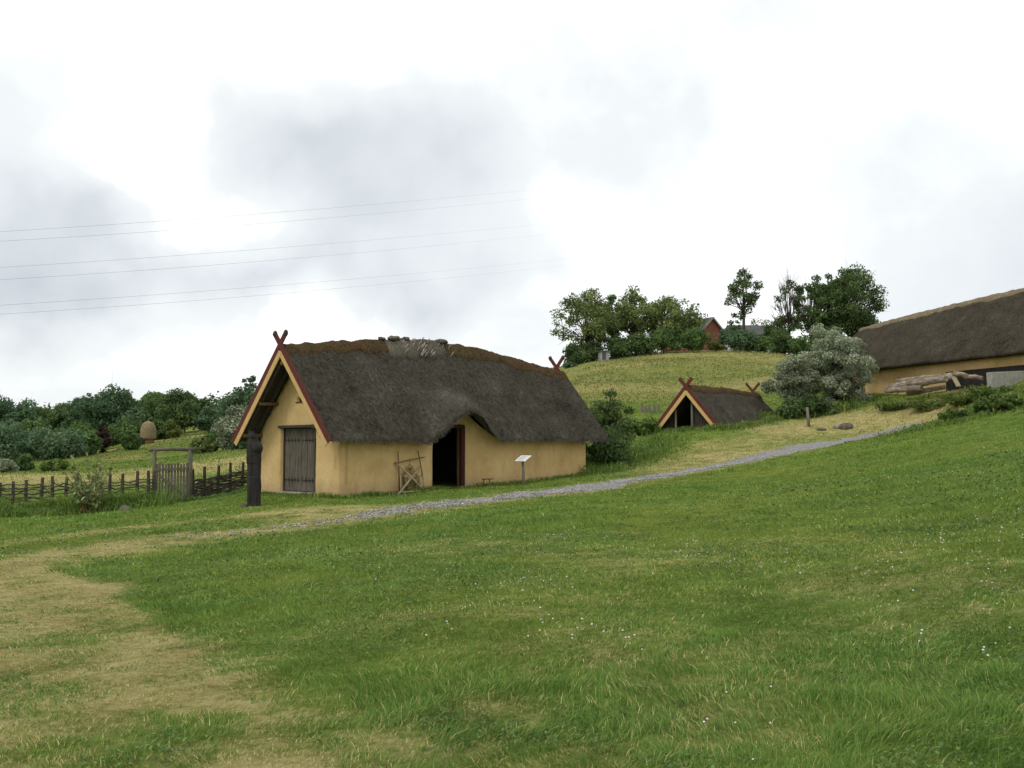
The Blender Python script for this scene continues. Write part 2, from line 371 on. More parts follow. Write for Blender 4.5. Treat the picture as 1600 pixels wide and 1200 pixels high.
M['f_willow'] = foliage('leaves_willow', (.10, .12, .065), (.24, .28, .17), (.46, .50, .36))
M['f_red'] = foliage('leaves_dark_red', (.022, .012, .012), (.05, .026, .022), (.09, .05, .035))
M['f_elder'] = foliage('leaves_elder', (.040, .068, .020), (.10, .155, .042), (.34, .40, .20))
M['f_weed'] = foliage('weeds', (.05, .085, .02), (.11, .175, .04), (.21, .28, .08))
M['f_pale'] = foliage('leaves_pale', (.10, .13, .04), (.22, .27, .10), (.46, .50, .30))
# ------------------------------------------------------------------ ground masks (world space)
def seg_dist(x, y, pl):
    """distance to a polyline and the parameter side (+ = left of travel)"""
    best = np.full(x.shape, 1e9); side = np.zeros(x.shape)
    for a, b in zip(pl[:-1], pl[1:]):
        d = b - a; L = d @ d; t = np.clip(((x - a[0]) * d[0] + (y - a[1]) * d[1]) / L, 0, 1)
        ex = x - a[0] - t * d[0]; ey = y - a[1] - t * d[1]; q = np.hypot(ex, ey)
        m = q < best; best = np.where(m, q, best); side = np.where(m, np.sign(d[0] * ey - d[1] * ex), side)
    return best, side
def GP(*pts): return [G(*p)[:2] for p in pts]
PATH = GP((-120, 905), (0, 882), (100, 868), (250, 848), (350, 836), (450, 824), (540, 811), (640, 797), (720, 787), (800, 778), (900, 765), (1000, 749), (1100, 733), (1200, 712), (1300, 693), (1380, 679), (1432, 667))
PATH += [PATH[-1] + np.array([.3, -.3])]
EDGE = GP((60, 884), (150, 915), (230, 962), (290, 1010), (340, 1055), (390, 1100), (440, 1140), (500, 1185), (540, 1240))
EDGE += [EDGE[-1] + np.array([.4, -2.]), EDGE[-1] + np.array([.8, -6.])]
RUT = GP((0, 852), (200, 826), (330, 812), (470, 800), (560, 793))
MID = GP((1000, 735), (1120, 708), (1240, 678), (1350, 664), (1450, 650), (1560, 640))
MID2 = GP((1230, 668), (1330, 650), (1450, 632))
FIELD = [P(-200, 748, 50)[:2], P(200, 744, 54)[:2], P(420, 730, 60)[:2]]
TRACK = [P(180, 697, 96)[:2], P(260, 686, 104)[:2], P(320, 674, 118)[:2]]
SPOTS = [(640, 1185, .5, .55), (880, 1195, .4, .35), (760, 1120, .35, .3), (520, 805, 1.6, .5), (930, 885, 2.0, .22), (780, 960, 1.0, .30), (1050, 900, 2.0, .25), (940, 1010, .8, .32), (1310, 855, 2.6, .28), (1200, 1150, .5, .5), (1450, 900, 2.0, .25), (880, 860, 2., .3), (1130, 1080, .7, .35), (700, 850, 2.2, .2), (380, 1010, .8, .2)]
SPOTS = [(G(a, b)[:2], r, s) for a, b, r, s in SPOTS]
GREENS = [(230, 1165, .55, .9), (90, 900, .6, .3), (120, 1010, .7, .5), (30, 1100, .5, .4), (200, 985, .5, .3)]
GREENS = [(G(a, b)[:2], r, s) for a, b, r, s in GREENS]
def sm(a, b, x): t = np.clip((x - a) / (b - a), 0, 1); return t * t * (3 - 2 * t)
def dryness(x, y):
    x = np.asarray(x, float); y = np.asarray(y, float); r = np.hypot(x, y)
    n = fbm(x, y, .55, 5, .6); n2 = fbm(x + 31, y + 7, 2.6, 3); nL = fbm(x + 80, y - 20, .12, 3)
    d = .02 + .14 * sm(.52, .72, n) + .06 * sm(.5, .7, nL)
    dp, sd = seg_dist(x, y, PATH)
    d = d + .85 * np.exp(-(dp / 1.25) ** 2) * (.55 + .8 * n)
    de, se = seg_dist(x, y, EDGE)
    ins = np.where(se < 0, de, -de)          # right-of-travel side = the trampled side
    below = sm(.6, -.6, sd * dp)              # on the camera side of the path
    wob = (n - .5) * 1.6
    d = d + 1.22 * sm(-.35, .5, ins + wob) * below * (.45 + 1.0 * (n2 - .25) + .5 * (n - .4)) * np.where(y < 17, 1, 0)
    d = d + .55 * np.exp(-(np.abs(ins) / .45) ** 2) * below * (y < 16) * (se < 0)
    for pl, w, s in ((RUT, .8, .7), (MID, 2.4, .62), (MID2, 2.2, .65), (FIELD, 5.5, .85), (TRACK, 3.0, .8)):
        q, _ = seg_dist(x, y, pl); d = d + s * np.exp(-(q / w) ** 2) * (.45 + 1.1 * n)
    for c, w, s in SPOTS:
        d = d + .8 * s * np.exp(-((x - c[0]) ** 2 + (y - c[1]) ** 2) / w ** 2) * (.3 + 1.4 * n)
    for c, w, s in GREENS:
        d = d * (1 - s * np.exp(-(((x - c[0]) * .7) ** 2 + (y - c[1]) ** 2) / w ** 2))
    val = sm(41, 48, y) * sm(4, -8, x); d = d + val * (.04 + .26 * sm(.45, .6, fbm(x * .5, y, .3, 4, .6)))
    hill = sm(60, 82, y) * sm(-25, 5, x)
    st = fbm(x * .35 + 9, y * 1.3, .16, 4, .6)
    d = d * (1 - hill) + hill * (.33 + .32 * sm(.40, .68, st) + .25 * (fbm(x, y, .9, 3) - .4))
    n3 = fbm(x + 3, y + 44, 4.5, 4, .65)
    near = sm(45, 20, y)
    d = d * (1 - near + near * (.50 + .85 * sm(.34, .62, n3)))
    return np.clip(d, 0, 1)
def house_local(x, y):
    A0 = np.array([-5.436, 30.]); dd = np.array([sin(radians(38.6)), cos(radians(38.6))]); gg = np.array([-dd[1], dd[0]])
    return (x - A0[0]) * dd[0] + (y - A0[1]) * dd[1], (x - A0[0]) * gg[0] + (y - A0[1]) * gg[1]
def blocked(x, y):
    u, v = house_local(x, y); b = (u > .78) & (u < 14.2) & (v > .42) & (v < 4.45)
    dp, _ = seg_dist(x, y, PATH); gravel = sm(-8, 4, x)
    b |= (dp < .75 + .35 * sm(9, 14, x)) & (rs.rand(*x.shape) < .93 * gravel)
    return b
# ------------------------------------------------------------------ ground sheet
def axis_(a, b, s, lo, hi):
    c = list(np.arange(a, b + s / 2, s)); q = s
    while c[-1] < hi: q *= 1.13; c.append(c[-1] + q)
    q = s
    while c[0] > lo: q *= 1.13; c.insert(0, c[0] - q)
    return np.array(c)
ax = axis_(-26, 32, .3, -2600, 2600); ay = axis_(2, 66, .3, -120, 2800)
GX, GYY = np.meshgrid(ax, ay); gx = GX.ravel(); gy = GYY.ravel(); gz = T(gx, gy)
nx_, ny_ = len(ax), len(ay); idx = np.arange(nx_ * ny_).reshape(ny_, nx_)
fq = np.stack([idx[:-1, :-1], idx[:-1, 1:], idx[1:, 1:], idx[1:, :-1]], -1).reshape(-1, 4)
q = NM('meadow_ground', 1., .03)
dr = q.attr('dry')
f1 = q.noise(11, 8, .8); f2 = q.noise(1.7, 5, .6); f3 = q.noise(55, 3, .7); f4 = q.noise(.22, 5, .65, off=(40, 3, 0)); f5 = q.noise(.9, 6, .7, (1, 2.2, 1))
f = q.math('ADD', q.math('MULTIPLY', f1, .55), q.math('ADD', q.math('MULTIPLY', f2, .3), q.math('MULTIPLY', f3, .15)))
green = q.ramp(f, [(.34, (.036, .062, .014)), (.46, (.110, .175, .034)), (.54, (.175, .255, .050)), (.66, (.28, .35, .09))])
green = q.mix(q.ramp(f4, [(.42, (0, 0, 0)), (.62, (1, 1, 1))]), green, q.mix(1., green, (1.35, 1.12, 1.05), 'MULTIPLY'))
straw = q.ramp(f, [(.36, (.15, .125, .04)), (.46, (.37, .31, .12)), (.54, (.52, .44, .20)), (.66, (.72, .63, .36))])
k = q.math('ADD', dr, q.math('MULTIPLY', q.math('SUBTRACT', f, .5), 1.6)); k = q.math('ADD', k, q.math('MULTIPLY', q.math('SUBTRACT', f5, .5), .6))
gc = q.mix(q.ramp(k, [(.22, (0, 0, 0)), (.85, (.9, .9, .9))]), green, straw)
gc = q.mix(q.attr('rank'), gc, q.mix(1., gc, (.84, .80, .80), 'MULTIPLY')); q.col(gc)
q.bump(q.math('ADD', f1, f3), 1., .06)
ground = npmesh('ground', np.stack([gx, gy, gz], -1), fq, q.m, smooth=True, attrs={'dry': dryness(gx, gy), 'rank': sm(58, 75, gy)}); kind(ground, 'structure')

# ------------------------------------------------------------------ gravel path: a strip whose rims dip under the turf
def resample(pl, s):
    out = []; 
    for a, b in zip(pl[:-1], pl[1:]):
        L = np.linalg.norm(b - a); k = max(1, int(L / s)); out += [a + (b - a) * i / k for i in range(k)]
    out.append(pl[-1]); out = np.array(out)
    for _ in range(12): out[1:-1] = (out[:-2] + out[1:-1] * 2 + out[2:]) / 4
    return out
pc = resample(PATH, .2); tg = np.gradient(pc, axis=0); tg /= np.linalg.norm(tg, axis=1)[:, None]; nr = np.stack([-tg[:, 1], tg[:, 0]], -1)
K = 23; off = np.linspace(-1.25, 1.25, K)
px_ = pc[:, None, :] + nr[:, None, :] * off[None, :, None]; qx = px_[..., 0].ravel(); qy = px_[..., 1].ravel()
o_ = np.broadcast_to(off[None], (len(pc), K)).ravel()
wn_ = fbm(qx, qy, .9, 4, .6); wn2 = fbm(qx + 9, qy, 3.5, 3)
amt = sm(-9, 3, qx) * 1.2                                     # the gravel peters out to the left
hgt = .030 + .03 * sm(10, 15, qx) - .042 * (np.abs(o_) / (.44 + .34 * amt + .35 * sm(9, 14, qx))) ** 2.2 + (wn_ - .5) * .13 + (wn2 - .5) * .07 - .045 * (1 - amt) - .012
hgt += -.05 * np.exp(-(o_ / .16) ** 2) * sm(.45, .62, wn_) * .6
hgt = np.clip(hgt, -.09, .06)
pi_ = np.arange(len(pc) * K).reshape(len(pc), K)
pf = np.stack([pi_[:-1, :-1], pi_[:-1, 1:], pi_[1:, 1:], pi_[1:, :-1]], -1).reshape(-1, 4)
q = NM('gravel', .95, .15); a = q.noise(22, 5, .8); b = q.noise(2.2, 4, .6)
v = q.n('ShaderNodeTexVoronoi'); v.inputs['Scale'].default_value = 16; q.l(q.tc.outputs['Object'], v.inputs['Vector'])
q.col(q.mix(q.ramp(b, [(.48, (0, 0, 0)), (.66, (.7, .7, .7))]), q.ramp(q.math('ADD', q.math('MULTIPLY', a, .7), q.math('MULTIPLY', v.outputs['Distance'], .4)), [(.33, (.10, .10, .095)), (.52, (.21, .215, .21)), (.68, (.38, .385, .38))]), (.24, .20, .12)))
q.bump(q.math('ADD', a, v.outputs['Distance']), 1., .04); M['gravel'] = q.m
path = npmesh('gravel_path', np.stack([qx, qy, T(qx, qy) + hgt], -1), pf, q.m, smooth=True); kind(path, 'structure')
# loose stones on it
n = 15000; i = rs.randint(0, len(pc) - 40, n); oo = rs.normal(0, .42, n); bx_ = pc[i] + nr[i] * oo[:, None] + rs.normal(0, .05, (n, 2))
keep = (rs.rand(n) < .02 + .98 * sm(-8, 3, bx_[:, 0])) & (fbm(bx_[:, 0], bx_[:, 1], .9, 4, .6) > .40); bx_ = bx_[keep]; n = len(bx_)
s_ = rs.uniform(.010, .030, n) * (1 + .4 * (rs.rand(n) < .06)); zc_ = T(bx_[:, 0], bx_[:, 1]) + .022
oct_ = np.array([(1, 0, 0), (0, 1, 0), (-1, 0, 0), (0, -1, 0), (0, 0, .7), (0, 0, -.7)]); of = np.array([(0, 1, 4), (1, 2, 4), (2, 3, 4), (3, 0, 4), (1, 0, 5), (2, 1, 5), (3, 2, 5), (0, 3, 5)])
an = rs.rand(n) * 2 * pi; vv = oct_[None] * s_[:, None, None] * rs.uniform(.7, 1.4, (n, 6, 1))
vx = vv[..., 0] * np.cos(an)[:, None] - vv[..., 1] * np.sin(an)[:, None]; vy = vv[..., 0] * np.sin(an)[:, None] + vv[..., 1] * np.cos(an)[:, None]
V = np.stack([vx + bx_[:, 0, None], vy + bx_[:, 1, None], vv[..., 2] + zc_[:, None]], -1).reshape(-1, 3)
q = NM('pebbles', .9, .2); q.col(q.ramp(q.attr('rnd'), [(0, (.14, .135, .125)), (.5, (.25, .255, .25)), (1, (.50, .50, .48))])); M['pebbles'] = q.m
st = npmesh('loose_gravel', V, (of[None] + 6 * np.arange(n)[:, None, None]).reshape(-1, 3), q.m, attrs={'rnd': np.repeat(rs.rand(n), 6)}); kind(st, 'stuff', 'loose grey gravel stones scattered along the path', 'gravel')

# ------------------------------------------------------------------ grass blades: one mesh
def blades(name, X, Y_, h, w, dry, mat, lean=.45, loc=None, rr=(0, 1)):
    n = len(X); z = T(X, Y_) - .01; a = rs.rand(n) * 2 * pi; b = fbm(X + 11, Y_ + 3, .9, 2) * 14 + rs.normal(0, .9, n); ln = rs.rand(n) ** .7 * lean * h
    ca, sa = np.cos(a) * w / 2, np.sin(a) * w / 2; lx, ly = np.cos(b) * ln, np.sin(b) * ln
    p = np.empty((n, 5, 3))
    for i, (k, s, hh) in enumerate(((0, -1, 0), (0, 1, 0), (.38, .8, .62), (.38, -.8, .62), (1, 0, .92))):
        p[:, i, 0] = X + lx * k + ca * s; p[:, i, 1] = Y_ + ly * k + sa * s; p[:, i, 2] = z + h * hh
    f = np.array([(0, 1, 2), (0, 2, 3), (3, 2, 4)])[None] + 5 * np.arange(n)[:, None, None]
    r = rs.uniform(rr[0], rr[1], n); isdry = (rs.rand(n) < dry ** 1.35 * .95 + .004).astype(float) * rs.uniform(.5, 1, n)
    tip = np.tile([0, 0, .6, .6, 1.], n)
    return npmesh(name, p.reshape(-1, 3), f.reshape(-1, 3), mat, attrs={'rnd': np.repeat(r, 5), 'dry': np.repeat(isdry, 5), 'tip': tip}, loc=loc)
q = NM('grass_blades', .8, .08); r = q.attr('rnd'); tip = q.attr('tip'); big = q.noise(.9, 6, .7); big2 = q.noise(.13, 3, .6, off=(7, 7, 0))
g = q.ramp(q.math('ADD', q.math('MULTIPLY', r, .5), q.math('MULTIPLY', big, .5)), [(.12, (.046, .100, .028)), (.34, (.092, .192, .038)), (.50, (.140, .250, .048)), (.68, (.205, .315, .066)), (.92, (.33, .42, .16))])
g = q.mix(q.ramp(big2, [(.40, (0, 0, 0)), (.62, (.8, .8, .8))]), g, q.mix(1., g, (1.35, 1.08, .9), 'MULTIPLY'))
s_ = q.ramp(r, [(0, (.27, .25, .065)), (.5, (.52, .46, .175)), (1, (.76, .68, .35))])
c_ = q.mix(q.attr('dry'), g, s_); q.col(c_)
t = q.n('ShaderNodeBsdfTranslucent'); q.l(c_, t.inputs[0]); m_ = q.n('ShaderNodeMixShader'); m_.inputs[0].default_value = .35
q.l(q.b.outputs[0], m_.inputs[1]); q.l(t.outputs[0], m_.inputs[2]); q.l(m_.outputs[0], q.o.inputs[0]); M['grass'] = q.m
NB = 840000
r = np.exp(rs.uniform(math.log(3.4), math.log(80), NB)); a = rs.uniform(-radians(45), radians(45), NB)
X = r * np.sin(a); Y_ = r * np.cos(a)
cl = fbm(X, Y_, 3.2, 3, .6); big = fbm(X + 5, Y_ + 5, .45, 4, .6); dr_ = dryness(X, Y_)
keep = (~blocked(X, Y_)) & (rs.rand(NB) < .35 + 1.2 * np.clip(cl - .25, 0, 1) + .2) & (rs.rand(NB) < 1 - .15 * dr_)
X, Y_, r, cl, big, dr_ = [v[keep] for v in (X, Y_, r, cl, big, dr_)]; n = len(X)
lush = sm(.42, .66, big) * (1 - sm(.15, .6, dr_))
h = (.024 + .030 * rs.rand(n) + .038 * lush * rs.rand(n) + .042 * sm(.52, .72, cl) * lush) * (1 - .45 * dr_); h = np.maximum(h, .0010 * r * (.6 + .8 * rs.rand(n)))
h *= 1 + .9 * (rs.rand(n) < .008)
w = np.maximum(.0040, .00085 * r) * rs.uniform(.6, 1.3, n)
gr = blades('grass', X, Y_, h, w, dr_, M['grass'], lean=1.5); kind(gr, 'stuff', 'short mown green and straw coloured grass of the sloping lawn', 'grass')
# broad low clover leaves in the nearer lawn
n = 80000; r = np.exp(rs.uniform(math.log(3.6), math.log(26), n)); a = rs.uniform(-radians(36), radians(36), n); X = r * np.sin(a); Y_ = r * np.cos(a)
k = (fbm(X + 60, Y_ + 3, .7, 4, .65) > .50) & (dryness(X, Y_) < .45); X, Y_, r = X[k], Y_[k], r[k]; n = len(X)
s_ = np.maximum(.009, .0011 * r) * rs.uniform(.7, 1.3, n); z = T(X, Y_) + rs.uniform(.012, .045, n); an = rs.rand(n) * 2 * pi; tl = rs.normal(0, .35, (n, 2))
pp = np.empty((n, 4, 3))
for i in range(4):
    dx = np.cos(an + i * pi / 2) * s_; dy = np.sin(an + i * pi / 2) * s_; pp[:, i] = np.stack([X + dx, Y_ + dy, z + dx * tl[:, 0] + dy * tl[:, 1]], -1)
cv = npmesh('clover_leaves', pp.reshape(-1, 3), np.arange(4 * n).reshape(n, 4), M['f_mid'], attrs={'rnd': np.repeat(rs.rand(n), 4)}); kind(cv, 'stuff', 'low dark green clover leaves among the lawn grass', 'clover')
# white clover heads
pts = []
for cx_, cy_, rx, ry, k in [(1080, 868, 60, 16, 46), (960, 830, 60, 12, 26), (1010, 1000, 90, 40, 22), (1380, 960, 90, 60, 26), (1560, 985, 60, 45, 38), (1520, 850, 90, 40, 60), (1300, 845, 110, 40, 40), (770, 925, 130, 30, 18), (690, 985, 100, 40, 14), (1200, 1060, 250, 90, 20), (1500, 1080, 90, 80, 16), (1350, 760, 230, 40, 60), (1100, 820, 300, 40, 50), (820, 1010, 120, 60, 10), (560, 900, 60, 30, 4)]:
    sub_ = [(rs.normal(cx_, rx), rs.normal(cy_, ry)) for _ in range(max(1, k // 7))]
    for _ in range(int(k * .62)):
        c_x, c_y = sub_[rs.randint(len(sub_))]; pts.append((min(1640, c_x + rs.normal(0, rx * .22)), c_y + rs.normal(0, ry * .25)))
V = []; Fc = []; 
for (a, b) in pts:
    if b < 700: continue
    p = G(a, b); s = rs.uniform(.006, .0105) * (1 + .012 * p[1]); hh = rs.uniform(.05, .09); o = len(V)
    for q_ in oct_: V.append(p + q_ * s * np.array([1, 1, 1.1]) + np.array([0, 0, hh]))
    Fc += [tuple(of_ + o) for of_ in of]
q = NM('clover_white', .8, .1); q.col(q.ramp(q.attr('rnd'), [(0, (.55, .50, .42)), (.6, (.72, .70, .66)), (1, (.82, .80, .80))]))
fl = npmesh('clover_flowers', np.array(V), np.array(Fc), q.m, attrs={'rnd': np.repeat(rs.rand(len(V) // 6), 6)}); kind(fl, 'stuff', 'tiny white clover flower heads dotted over the lawn', 'flowers')
# ------------------------------------------------------------------ thatched roofs
def thatched_roof(name, par, L0, L1, w, ez, hf, seed, lift=None, under=.36, bristle=16000, mat='thatch', dx=.16, nv=34, endflare=0.):
    rn = np.random.RandomState(seed); nu = int((L1 - L0) / dx) + 1
    us = np.linspace(L0, L1, nu); vs = np.linspace(0, 2, 2 * nv + 1)
    U, Vv = np.meshgrid(us, vs, indexing='ij')
    def surf(U, Vv, noise=True):
        s = np.where(Vv < 1, Vv, 2 - Vv); hh = hf(U)
        z = ez + (hh - ez) * s
        z = z - .10 * np.clip((s - .93) / .07, 0, 1) ** 2 + .05 * np.sin(s * pi)
        y = np.where(Vv < 1, s * w / 2, w - s * w / 2)
        if lift is not None:
            lf, sp = lift(U); k = np.clip(1 - s / sp, 0, 1); kk = k * k * (3 - 2 * k)
            z = z + np.where(Vv < 1, lf * kk, 0)
            y = y - np.where(Vv < 1, np.clip(lf, 0, 1) * kk * .10, 0)
        if noise:
            n = (fbm(U + seed, s * w * .7, .8, 3) - .5) * .14 + (fbm(U + seed * 2, s * w * .8, 3.8, 3) - .5) * .07
            z = z + n * np.where((s < .02), .7, 1)
        return y, z
    y, z = surf(U, Vv)
    top = np.stack([U, y, z], -1)
    s = np.where(Vv < 1, Vv, 2 - Vv)
    yi = np.where(Vv < 1, np.maximum(s, .001) * w / 2 * .86 + .30, w - .30 - s * w / 2 * .86)
    yi = np.where(s > .999, w / 2, yi)
    _, zs = surf(U, np.where(Vv < 1, np.clip((yi) / (w / 2), 0, 1), 2 - np.clip((w - yi) / (w / 2), 0, 1)), False)
    zi = zs - under * (1 + .0 * s)
    bot = np.stack([U, yi, zi], -1)
    if lift is not None:   # keep the underside of the eyebrow parallel with its edge
        pass
    nV = U.size; I = np.arange(nV).reshape(U.shape)
    f = [np.stack([I[:-1, :-1], I[1:, :-1], I[1:, 1:], I[:-1, 1:]], -1).reshape(-1, 4)]
    J = I + nV; f.append(np.stack([J[:-1, :-1], J[:-1, 1:], J[1:, 1:], J[1:, :-1]], -1).reshape(-1, 4))
    for a, b in ((I[:, 0], J[:, 0]), (J[:, -1], I[:, -1]), (J[0, :], I[0, :]), (I[-1, :], J[-1, :])):
        f.append(np.stack([a[:-1], b[:-1], b[1:], a[1:]], -1))
    V = np.concatenate([top.reshape(-1, 3), bot.reshape(-1, 3)]); Fq = np.concatenate(f)
    # loose straw ends: slivers lying down the slope
    n = bristle; u = rn.uniform(L0 + .02, L1 - .02, n); v = rn.rand(n) ** 1.05 * 2
    ed = rn.rand(n) < .16; v = np.where(ed, np.where(rn.rand(n) < .5, rn.uniform(0, .03, n), 2 - rn.uniform(0, .03, n)), v)
    ya, za = surf(u, v); l = rn.uniform(.10, .26, n) / w * 2; v2 = np.where(v < 1, v - l, v + l)
    sv = np.where(v < 1, 1, -1)
    slope = np.stack([np.zeros(n), -np.ones(n) * sv * w / 2, -(hf(u) - ez)], -1); slope /= np.linalg.norm(slope, axis=1)[:, None]
    ln = rn.uniform(.07, .20, n)[:, None]; side = np.zeros((n, 3)); side[:, 0] = rn.uniform(.006, .016, n)
    b0 = np.stack([u, ya, za], -1) + np.array([0, 0, .004]); tipp = b0 + slope * ln + np.array([0, 0, 1]) * rn.uniform(.01, .055, (n, 1)) + np.stack([rn.normal(0, .03, n), np.zeros(n), np.zeros(n)], -1)
    bl = np.stack([b0 - side, b0 + side, tipp + side * .4, tipp - side * .4], 1).reshape(-1, 3); fb = np.arange(4 * n).reshape(n, 4) + len(V)
    V = np.concatenate([V, bl]); Fq = np.concatenate([Fq, fb])
    return npmesh(name, V, Fq, M[mat], par, smooth=False), surf
def ridge_roll(name, par, L0, L1, w, hf, ez, mat, seed, half=.34, th=.09, rag=.22):
    nu = int((L1 - L0) / .08); us = np.linspace(L0, L1, nu); K = 15; t = np.linspace(-1, 1, K)
    U, Tt = np.meshgrid(us, t, indexing='ij')
    edge = half * (1 + (fbm(U * 1.0 + seed, np.sign(Tt) * 3 + 5, 1.6, 3) - .5) * rag * 4)
    yy = Tt * edge; sl = (hf(U) - ez) / (w / 2)
    zz_ = hf(U) - np.sqrt((yy * sl) ** 2 + .03) + .07 + th * (1 - np.abs(Tt) ** 6) + (fbm(U + seed, yy * 2, 2.6, 4, .6) - .5) * .16
    V1 = np.stack([U, w / 2 + yy, zz_], -1).reshape(-1, 3); V2 = np.stack([U, w / 2 + yy * .96, hf(U) - np.sqrt((yy * sl) ** 2 + .03) - .10], -1).reshape(-1, 3)
    I = np.arange(U.size).reshape(U.shape); J = I + U.size
    f = [np.stack([I[:-1, :-1], I[1:, :-1], I[1:, 1:], I[:-1, 1:]], -1).reshape(-1, 4), np.stack([J[:-1, :-1], J[:-1, 1:], J[1:, 1:], J[1:, :-1]], -1).reshape(-1, 4)]
    for a, b in ((I[:, 0], J[:, 0]), (J[:, -1], I[:, -1]), (J[0, :], I[0, :]), (I[-1, :], J[-1, :])): f.append(np.stack([a[:-1], b[:-1], b[1:], a[1:]], -1))
    return npmesh(name, np.concatenate([V1, V2]), np.concatenate(f), M[mat], par, smooth=True)
def shell(name, par, us, zs, hole, fmap, thick, mat, wob=.03, seed=0):
    """wall as a grid with holes; fmap(u,z)->local xyz of the outer face, thick = inward vector"""
    V = []; Fc = []; nz = len(zs); th = np.array(thick, float); nrm = th / np.linalg.norm(th)
    for u in us:
        for z in zs:
            p = np.array(fmap(u, z), float); d = min(1, (u - us[0]) / .5, (us[-1] - u) / .5) * (float(fbm(np.array([u + seed]), np.array([z * 1.0]), .9, 3)[0]) - .5) * 2 * wob
            V.append(p + nrm * d)
    n = len(V); V += [p + th for p in V]
    ins = lambda i, j: 0 <= i < len(us) - 1 and 0 <= j < nz - 1 and not hole((us[i] + us[i + 1]) / 2, (zs[j] + zs[j + 1]) / 2)
    id_ = lambda i, j: i * nz + j
    for i in range(len(us) - 1):
        for j in range(nz - 1):
            if not ins(i, j): continue
            a, b, c, d = id_(i, j), id_(i + 1, j), id_(i + 1, j + 1), id_(i, j + 1)
            Fc.append((a, b, c, d)); Fc.append((a + n, d + n, c + n, b + n))
            for (p, q_, ni, nj) in ((a, b, i, j - 1), (b, c, i + 1, j), (c, d, i, j + 1), (d, a, i - 1, j)):
                if not ins(ni, nj): Fc.append((q_, p, p + n, q_ + n))
    Fc = [f for f in Fc if np.linalg.norm(np.cross(np.array(V[f[2]]) - V[f[0]], np.array(V[f[3]]) - V[f[1]])) > 1e-5]
    return npmesh(name, np.array(V), np.array(Fc), mat, par)
def brk(a, b, s, extra=()):
    q_ = sorted(set([a, b] + [round(e, 4) for e in extra] + list(np.round(np.arange(a, b, s)[1:], 4))))
    out = [q_[0]]
    for x in q_[1:]:
        if x - out[-1] > s * .25 or x in [round(e, 4) for e in extra] or x == b:
            if x - out[-1] <= s * .25 and out[-1] not in [round(e, 4) for e in extra] and out[-1] != a: out[-1] = x
            else: out.append(x)
    return out
def verge(par, x, w, ez, hz, y0=0., wr=.15, wt=.16, horn=.5, tan=True, foot=0., knob=True, thick=.045):
    """painted gable boards on the plane x: red outer, tan inner, red ones crossing above the apex"""
    apex = np.array([x, w / 2, hz]); out = []
    for s, yb in ((1, 0.), (-1, w)):
        base = np.array([x, yb - s * y0, ez + foot]); d = apex - base; d /= np.linalg.norm(d)
        nrm = np.array([0, -d[2], d[1]]) * (1 if d[1] > 0 else -1)           # outward (up and away from the gable)
        nrm = np.array([0, -d[2] * s, abs(d[1])]); nrm /= np.linalg.norm(nrm)
        xo = np.array([-.012 * (s > 0), 0, 0])
        m = MB(); m.beam(base - nrm * wr / 2 + xo, apex + d * horn - nrm * wr / 2 + xo + nrm * .0, wr, thick, up=(1, 0, 0))
        rb = m.build('barge_board', M['red'], par, bevel=.006)
        m = MB(); e = apex + d * (horn - .02) - nrm * wr / 2 + xo
        if knob: m.blob(e + d * .03, (.06, .10, .11), 3, .15, 10, 7); m.build('horn_tip', M['dark_wood'], rb, smooth=True)
        if tan:
            m = MB(); b2 = base - nrm * (wr + wt / 2 - .003); tl = np.linalg.norm(apex - base) - (wr + wt / 2) * 1.02 * abs(d[2]) / max(.2, abs(d[1])) * .0
            # stop where the two tan boards meet on the centre line
            L = (w / 2 - b2[1]) / d[1]
            e1 = b2 + d * (L + .035); m.beam(b2 + xo * .3 + np.array([.004 * s, 0, 0]), e1 + np.array([.004 * s, 0, 0]), wt, thick * .8, up=(1, 0, 0))
            m.build('inner_board', M['tan'], par, bevel=.005)
def horns(par, x, yc, z, ln, wd, sl):
    for s in (1, -1):
        d = np.array([0, s, sl]); d /= np.linalg.norm(d); c = np.array([x - .02 * s, yc, z]); m = MB(); m.beam(c - d * .25, c + d * ln, wd, .045, up=(1, 0, 0)); o = m.build('gable_horn', M['red'], par, bevel=.006)
        m = MB(); m.blob(c + d * (ln + .02), (.05, .09, .10), 3, .12, 10, 7); m.build('horn_tip', M['dark_wood'], o, smooth=True)
def ringpt(c, r, a): return c + np.array([0, r * cos(a), r * sin(a)])

# ================================================================== the main house
ROT = radians(90 - 38.6)
HO = np.array([-5.436, 30., 0.])
hs = thing('thatched_house', 'ochre plastered longhouse with dark thatched roof, arched over its open side doorway', 'house', HO, ROT)
W_ = 4.86; EZ = 1.60; LR = 15.3
_rx = []; _rz = []
for px, py in ((440, 540), (480, 537), (520, 535), (560, 534), (600, 531), (640, 532), (680, 534), (720, 541), (760, 550), (800, 560), (840, 571), (876, 581)):
    h_ = hit(hs, px, py, 1, W_ / 2); _rx.append(h_[0]); _rz.append(h_[2] + .05)
_rx = np.array(_rx); _rz = np.array(_rz)
_pf = np.polyfit(_rx, _rz, 4)
def hf_house(u): return np.polyval(_pf, np.clip(u, _rx[0], _rx[-1]))
print('RIDGE', np.round(_rx, 2), np.round(_rz, 2), np.round(hf_house(_rx), 2))
la = hit(hs, 676, 690, 1, 0.)[0]; lb = hit(hs, 785, 684, 1, 0.)[0]; lc = hit(hs, 738, 660, 1, 0.)
print('ARCH', la, lb, lc)
def lift_house(u):
    c = lc[0] - .05; l = np.where(u < c, (c - u) / (c - la + .25), (u - c) / (lb - c + .05)); l = np.clip(l, 0, 1)
    return 1.0 * (1 - l * l * (3 - 2 * l)) - .10 * np.exp(-((u - la + .25) / .55) ** 2), .50 + .0 * u
roof, surf_h = thatched_roof('roof', hs, 0., LR, W_, EZ, hf_house, 3, lift_house, bristle=36000)
